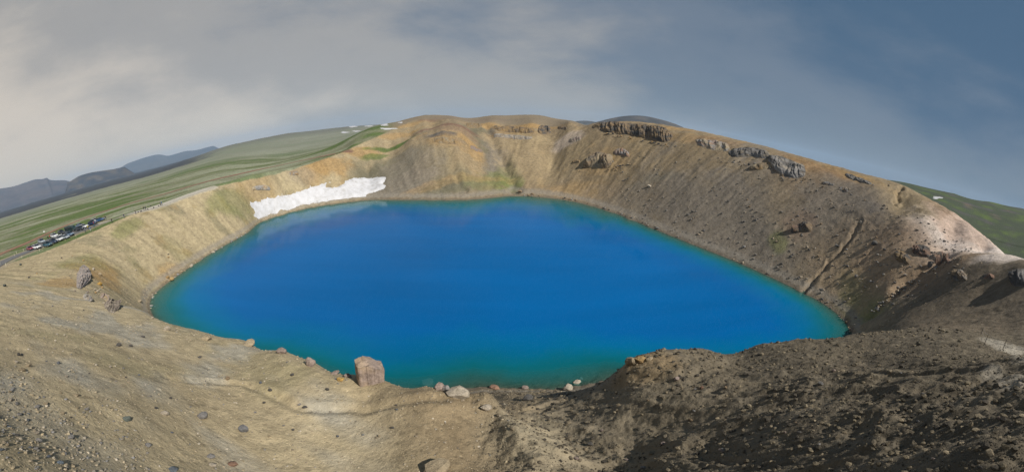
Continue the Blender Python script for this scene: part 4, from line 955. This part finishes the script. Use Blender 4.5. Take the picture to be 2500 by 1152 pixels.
def tube(p0, p1, r0, r1, n=12):
    bm = bmesh.new(); a, b = Vector(p0), Vector(p1); q = (b - a).to_track_quat('Z', 'Y')
    R0 = [bm.verts.new(a + q @ Vector((math.cos(t) * r0, math.sin(t) * r0, 0))) for t in np.linspace(0, 2 * math.pi, n, endpoint=False)]
    R1 = [bm.verts.new(b + q @ Vector((math.cos(t) * r1, math.sin(t) * r1, 0))) for t in np.linspace(0, 2 * math.pi, n, endpoint=False)]
    for k in range(n): bm.faces.new((R0[k], R0[(k + 1) % n], R1[(k + 1) % n], R1[k]))
    bm.faces.new(R0[::-1]); bm.faces.new(R1); return bm
def box(cx, cy, cz, sx, sy, sz):
    bm = bmesh.new(); bmesh.ops.create_cube(bm, size=1, matrix=Matrix.Translation((cx, cy, cz)) @ Matrix.Diagonal((sx, sy, sz, 1))); return bm
KIND = {  # body stations, glass stations, roof stations, wheel x, wheel radius, track
 'car': ([(-2.1,.42,.80,.74,.72),(-2.0,.25,.95,.84,.80),(-.2,.22,.98,.88,.83),(.85,.22,.95,.88,.82),(1.75,.25,.76,.85,.76),(2.12,.36,.62,.74,.68)],
         [(-1.85,.94,1.10,.76,.70),(-1.35,.94,1.40,.80,.62),(.0,.96,1.43,.81,.61),(.95,.93,1.00,.79,.74)], [(-1.42,1.395,1.44,.63,.56),(-.5,1.43,1.50,.64,.55),(.12,1.41,1.45,.62,.56)], (-1.28,1.32), .32, .76),
 'suv': ([(-2.25,.5,1.0,.80,.78),(-2.18,.34,1.10,.90,.86),(-.2,.30,1.12,.93,.88),(.85,.30,1.10,.93,.87),(1.9,.34,.98,.90,.82),(2.22,.45,.85,.80,.74)],
         [(-2.05,1.10,1.28,.84,.78),(-1.80,1.10,1.66,.86,.70),(.0,1.11,1.70,.87,.70),(.98,1.09,1.15,.85,.80)], [(-1.95,1.65,1.70,.72,.64),(-.6,1.70,1.79,.73,.65),(.2,1.68,1.73,.71,.64)], (-1.4,1.42), .38, .80),
 'van': ([(-3.1,.55,2.1,.98,.94),(-3.05,.42,2.45,1.0,.93),(0.9,.42,2.50,1.0,.93),(1.6,.42,2.3,1.0,.90),(2.25,.42,1.35,.98,.92),(3.0,.45,1.15,.94,.86),(3.12,.52,1.0,.86,.80)],
         [(-2.6,1.42,2.05,1.012,.975),(1.2,1.42,2.05,1.012,.975),(1.95,1.38,1.62,1.005,.96)], [(-3.0,2.44,2.54,.90,.82),(-1,2.48,2.64,.92,.84),(.8,2.49,2.56,.90,.82)], (-1.9,2.05), .48, .88)}
_pm = {}
def vehicle(name, label, cat, kind, col, loc, heading, group):
    t = bpy.data.objects.new(name, None); COL.objects.link(t); t.empty_display_size = 0.5
    body, glass, roof, wx, wr, tr = KIND[kind]
    def part(nm, key, maker, mat, parent):
        k = (kind, key, mat.name)
        if k not in _pm: _pm[k] = maker(); _pm[k].materials.append(mat)
        o = bpy.data.objects.new(nm, _pm[k]); COL.objects.link(o); o.parent = parent; return o
    b = part('body', 'body', lambda: bm_mesh('body', loft(body), .07), CARCOL[col], t)
    part('windows', 'glass', lambda: bm_mesh('windows', loft(glass), .03), M_GLASS, t)
    part('roof', 'roof', lambda: bm_mesh('roof', loft(roof), .03), CARCOL[col], t)
    for x in wx:
        for s in (-1, 1):
            w = part('wheel', 'wheel%g%d' % (x, s), lambda: bm_mesh('wheel', tube((x, s * (tr - .02), wr), (x, s * (tr + .15), wr), wr, wr, 16), .02), M_TYRE, t)
            part('rim', 'rim%g%d' % (x, s), lambda: bm_mesh('rim', tube((x, s * (tr + .10), wr), (x, s * (tr + .165), wr), wr * .62, wr * .55, 12)), M_RIM, w)
    xf, xb = body[-1][0], body[0][0]; zf = body[-1][2]; zb = body[0][2]
    for s in (-1, 1):
        part('headlight', 'hl%d' % s, lambda: bm_mesh('headlight', box(xf - .02, s * .52, zf - .10, .12, .30, .14), .02), M_LAMP, t)
        part('tail_light', 'tl%d' % s, lambda: bm_mesh('tail_light', box(xb + .02, s * .62, zb - .14, .10, .16, .26), .02), M_TAIL, t)
    part('bumper', 'bf', lambda: bm_mesh('bumper', box(xf, 0, body[-1][1] + .06, .14, 1.3, .16), .03), M_TRIM, t)
    if kind != 'car': part('roof_rack', 'rk', lambda: bm_mesh('roof_rack', box(roof[1][0], 0, roof[1][2] + .03, 1.3, 1.05, .04), .01), M_TRIM, t)
    x, y = loc; z = Hs(x, y)
    # sit on the ground: tilt with the slope
    e = 1.2; zx = (Hs(x + e, y) - Hs(x - e, y)) / (2 * e); zy = (Hs(x, y + e) - Hs(x, y - e)) / (2 * e)
    n = Vector((-zx, -zy, 1)).normalized(); f = Vector((math.sin(heading), math.cos(heading), 0)); f = (f - n * f.dot(n)).normalized(); s_ = n.cross(f)
    t.matrix_world = Matrix.Translation((x, y, z + 0.17)) @ Matrix((f, s_, n)).transposed().to_4x4()
    return tag(t, label, cat, group)
D = math.radians
CARS = [ # px, py (middle of the wheels), kind, colour, heading, label
 (74,611,'car','red',58,'dark red car half hidden behind the white camper at the end of the car park'),(91,608,'suv','white',52,'white car parked at the left end of the car park'),
 (118,602,'suv','teal',50,'dark teal car, nearest to the slope edge in the front row'),(132,595,'suv','navy',50,'navy blue car, second in the front row of the car park'),(145,589,'suv','white',50,'white car, third in the front row after the two dark ones'),
 (152,582.5,'car','white',52,'white car tucked behind the silver one in the front row'),(161,583,'car','silver',50,'silver car in the middle of the front row'),(171,577,'suv','steel',48,'steel blue car at the right end of the front row'),
 (103,594,'suv','silver',58,'silver car parked alone at the back left of the car park'),(134,580,'suv','white',55,'white car in the back row left of the big dark van'),(152,572,'suv','dark',55,'black car in the back row just left of the big dark van'),
 (176,566,'van','green',42,'big dark green off-road van towering in the car park'),(197,563,'suv','dark',46,'black car in front of the big dark van'),(206,558,'suv','white',44,'white car right of the big dark van'),(196,554,'car','steel',44,'dark car half hidden behind the white one by the van'),
 (228,549,'suv','navy',42,'dark blue car at the path end of the car park, front one'),(234,543,'suv','white',40,'white car at the path end of the car park'),(246,540,'car','blue',40,'blue car parked last, nearest to the footpath'),
]
for i, (px, py, kd, col, hd, lab) in enumerate(CARS):
    q = hit(px, py, 60, 300); vehicle('van' if kd == 'van' else 'car', lab, 'van' if kd == 'van' else 'car', kd, col, (q[0], q[1]), D(hd + 30), 'vehicles in the car park on the rim')

# ------------------------------------------------------------------ people
M_SKIN = flat_mat('skin', (.42,.26,.19), (.38,.23,.17), 9, .6); M_HAIR = flat_mat('hair', (.04,.03,.022), (.06,.045,.03), 9)
CLOTH = {k: flat_mat('cloth_' + k, c, tuple(v * .8 for v in c), 6) for k, c in dict(black=(.02,.02,.024), navy=(.025,.035,.08), blue=(.05,.14,.36), red=(.42,.05,.06), grey=(.16,.17,.19), pale=(.5,.5,.48), khaki=(.20,.17,.11), teal=(.03,.11,.14), yellow=(.55,.45,.08)).items()}
def person(px, py, top, legs, label, face=0.0, stride=0.12, arms=0.14, hat=None, height=1.74):
    q = hit(px, py, 60, 300); z = Hs(q[0], q[1])
    k = height / 1.74; bm = bmesh.new(); J = {}; E = []
    def v(n, x, y, zz, r, pa=None):
        J[n] = (bm.verts.new((x * k, y * k, zz * k)), r * k)
        if pa: bm.edges.new((J[pa][0], J[n][0]))
    v('pelvis', 0, 0, .95, .15); v('waist', 0, 0, 1.10, .135, 'pelvis'); v('chest', 0, .01, 1.32, .165, 'waist'); v('neck', 0, .0, 1.48, .062, 'chest'); v('jaw', 0, .02, 1.55, .075, 'neck'); v('head', 0, .015, 1.64, .098, 'jaw'); v('crown', 0, 0, 1.70, .06, 'head'); v('nose', 0, .12, 1.61, .018, 'head')
    for s in (-1, 1):
        a = 'lr'[s > 0]
        v('sh' + a, s * .19, 0, 1.42, .072, 'chest'); v('el' + a, s * (.24 + arms * .5), -.03 + .06 * s * stride, 1.14, .05, 'sh' + a); v('wr' + a, s * (.22 + arms * .3), .10, .93, .036, 'el' + a); v('ha' + a, s * (.21 + arms * .25), .14, .83, .042, 'wr' + a)
        v('hp' + a, s * .10, 0, .88, .105, 'pelvis'); v('kn' + a, s * .11, s * stride * .7 + .02, .49, .072, 'hp' + a); v('an' + a, s * .11, s * stride - .02, .10, .05, 'kn' + a); v('to' + a, s * .12, s * stride + .14, .04, .045, 'an' + a)
    bm.verts.index_update(); rad = [0] * len(bm.verts)
    for vv, r in J.values(): rad[vv.index] = r
    me = bpy.data.meshes.new('person'); bm.to_mesh(me); bm.free()
    o = bpy.data.objects.new('person', me); COL.objects.link(o)
    o.modifiers.new('skin', 'SKIN').use_smooth_shade = True; sd = o.modifiers.new('sub', 'SUBSURF'); sd.levels = sd.render_levels = 1
    if not me.skin_vertices:
        bpy.context.view_layer.objects.active = o; bpy.ops.mesh.customdata_skin_add()
    for i, r in enumerate(rad): me.skin_vertices[0].data[i].radius = (r, r); me.skin_vertices[0].data[i].use_root = (i == 0)
    bpy.context.view_layer.update(); dg = bpy.context.evaluated_depsgraph_get()
    m2 = bpy.data.meshes.new_from_object(o.evaluated_get(dg)); o.modifiers.clear(); o.data = m2; bpy.data.meshes.remove(me)
    m2.materials.clear()
    for m in (M_SKIN, CLOTH[top], CLOTH[legs], CLOTH[hat] if hat else M_HAIR, CLOTH['black']): m2.materials.append(m)
    for p in m2.polygons:
        c = p.center / k
        p.material_index = 4 if c.z < .10 else 2 if c.z < .93 and abs(c.x) < .2 + 0 * c.z else (0 if c.z < .90 else 1) if c.z < 1.49 else 3 if (c.z > 1.665 or c.y < -.02 and c.z > 1.56) else 0
        p.use_smooth = True
    o.location = (q[0], q[1], z + 0.10); o.rotation_euler = (0, 0, face)
    return tag(o, label, 'person', 'people along the rim')
PPL = [(209,567.5,'grey','navy','person in grey jacket and navy trousers, lowest of the group by the cars',1.2),(222,565,'blue','pale','person in bright blue jacket standing in front of the white car',2.0),(232,559,'teal','khaki','person in teal jacket and khaki trousers right of the bright blue one',.4),
 (230,551,'red','black','person in red top beside the dark blue car',2.6),(216,561,'yellow','black','person in pale yellow top by the van',1.9),(274,544,'black','black','person all in black walking on the path nearest to the cars',-1.0),(259,537,'black','grey','person in black and grey standing in the grass beyond the blue car',.8),
 (255,536,'khaki','khaki','person in khaki standing in the grass beside the one in black',2.2),(304,533,'navy','grey','person in navy jacket walking alone on the middle of the footpath',-1.2),(332,523.5,'black','navy','person in black jacket walking on the path right of the navy one',-.9),
 (352,514.5,'black','black','left of two people walking close together on the path, in black',-1.1),(356.5,514,'navy','black','right of two people walking close together on the path, in navy',-1.1),(396,501.5,'blue','navy','person in blue jacket with pale hat, farthest along the path',-.7),(392.5,502,'grey','black','person in grey half hidden beside the farthest walker',-.8),
 (119,586,'black','black','person in black standing between the rows of cars',.3),(123,583,'red','black','person in dark red standing between the rows of cars',1.4)]
for i, (px, py, tp, lg, lab, fc) in enumerate(PPL):
    person(px, py, tp, lg, lab, fc, stride=random.uniform(.05, .2), arms=random.uniform(.05, .25), hat='pale' if i == 12 else None, height=random.uniform(1.66, 1.82))

# ------------------------------------------------------------------ roadside posts, sign, path boulders, rope fence
M_POST = flat_mat('post_paint', (.62,.58,.42), (.50,.46,.34), 6); M_WOOD = flat_mat('weathered_wood', (.06,.05,.04), (.10,.085,.07), 10); M_ROPE = flat_mat('rope_fibre', (.30,.28,.24), (.22,.2,.17), 30); M_SIGN = flat_mat('sign_white', (.75,.75,.73), (.68,.68,.66), 3)
def post(px, py, label, h=1.0):
    q = hit(px, py, 40, 400); z = Hs(q[0], q[1]); t = bpy.data.objects.new('marker_post', None); COL.objects.link(t); t.location = (q[0], q[1], z - .1)
    a = link('shaft', bm_mesh('shaft', box(0, 0, h / 2, .11, .07, h), .012), M_POST, t)
    b = link('reflector', bm_mesh('reflector', box(0, -.042, h * .85, .08, .012, .16), .004), M_SIGN, t)
    t.rotation_euler = (random.uniform(-.05, .05), random.uniform(-.05, .05), random.uniform(0, 3)); tag(t, label, 'post', 'yellowish posts along the road')
for px, py, lab in [(1,645,'yellowish marker post at the left edge of the picture beside the road'),(15,649,'yellowish marker post in the grass nearest to the crater slope'),(36,625,'yellowish marker post on the near side of the road before the car park'),(41,619,'yellowish marker post on the far side of the road'),
                    (54,631,'yellowish marker post at the grass edge between road and slope'),(58,613,'yellowish marker post on the verge left of the dark red car'),(97,613,'yellowish marker post just below the white car at the left end'),(186,579,'yellowish marker post below the big dark van')]: post(px, py, lab)
q = hit(110, 574, 60, 600); t = bpy.data.objects.new('road_sign', None); COL.objects.link(t); t.location = (q[0], q[1], Hs(q[0], q[1]) - .2)
link('pole', bm_mesh('pole', tube((0, 0, 0), (0, 0, 2.1), .035, .035, 8)), M_RIM, t); link('plate', bm_mesh('plate', box(0, -.05, 1.95, .62, .03, .55), .02), M_SIGN, t); t.rotation_euler = (0, 0, D(72))
tag(t, 'small white square sign on a pole beside the red track', 'sign')
for px, py, s in [(338,519,3.6),(345,517,4),(361,512.5,3.5),(368,504.5,3.4),(375.5,508.5,4.4),(387.5,504,4)]:
    boulder(px, py, s, s * .95, (.07,.068,.065), 'low dark boulder lining the rim footpath between the walkers', 'boulder', 'boulder', 'boulders lining the footpath', r0=60)
# rope fence on the ridge at the right
FP = [(2394,818,.80),(2404,838,.85),(2448,853,.85),(2500,874,.85)]
tops = []
FL = ['short dark wooden post at the far end of the rope fence', 'dark leaning wooden post of the rope fence, the tallest seen', 'dark wooden rope post in the middle of the pale worn path', 'dark wooden rope post at the right edge of the picture']
for (px, py, h), lab in zip(FP, FL):
    q = hit(px, py, 12, 80); z = Hs(q[0], q[1]); lean = Vector((.16, -.04, 1)).normalized() * h
    o = link('fence_post', bm_mesh('fence_post', tube((0, 0, -.15), lean, .028, .024, 10)), M_WOOD); o.location = (q[0], q[1], z)
    tag(o, lab, 'post', 'posts of the rope fence'); tops.append(Vector((q[0], q[1], z)) + lean)
def rope(f, label):
    V, Fq = [], []; pts = []
    for a, b in zip(tops[:-1], tops[1:]):
        for u in np.linspace(0, 1, 9)[:-1]: pts.append(a.lerp(b, u) - Vector((0, 0, f + .12 * math.sin(math.pi * u))))
    pts.append(tops[-1] - Vector((0, 0, f))); bm = bmesh.new(); rings = []
    for i, p in enumerate(pts):
        d = (pts[min(i + 1, len(pts) - 1)] - pts[max(i - 1, 0)]).normalized(); qq = d.to_track_quat('Z', 'Y')
        rings.append([bm.verts.new(p + qq @ Vector((math.cos(t) * .013, math.sin(t) * .013, 0))) for t in np.linspace(0, 2 * math.pi, 6, endpoint=False)])
    for a, b in zip(rings[:-1], rings[1:]):
        for k in range(6): bm.faces.new((a[k], a[(k + 1) % 6], b[(k + 1) % 6], b[k]))
    tag(link('rope', bm_mesh('rope', bm), M_ROPE), label, 'rope')
rope(.05, 'upper slack rope strung between the fence posts on the right ridge'); rope(.42, 'lower slack rope strung between the fence posts on the right ridge')

# ------------------------------------------------------------------ haze
g = bpy.data.materials.new('haze'); g.use_nodes = True; g.node_tree.nodes.clear()
o_ = g.node_tree.nodes.new('ShaderNodeOutputMaterial'); pv_ = g.node_tree.nodes.new('ShaderNodeVolumePrincipled')
pv_.inputs['Color'].default_value = (.52, .73, 1.0, 1); pv_.inputs['Density'].default_value = 8.5e-5; pv_.inputs['Anisotropy'].default_value = 0.0
g.node_tree.links.new(pv_.outputs[0], o_.inputs['Volume'])
hz = link('haze', bm_mesh('haze', box(0, 0, 95, 20000, 20000, 520)), g)
tag(hz, 'thin pale blue haze in the air over the distant mountains', 'haze', kind='stuff')
hz.visible_shadow = True
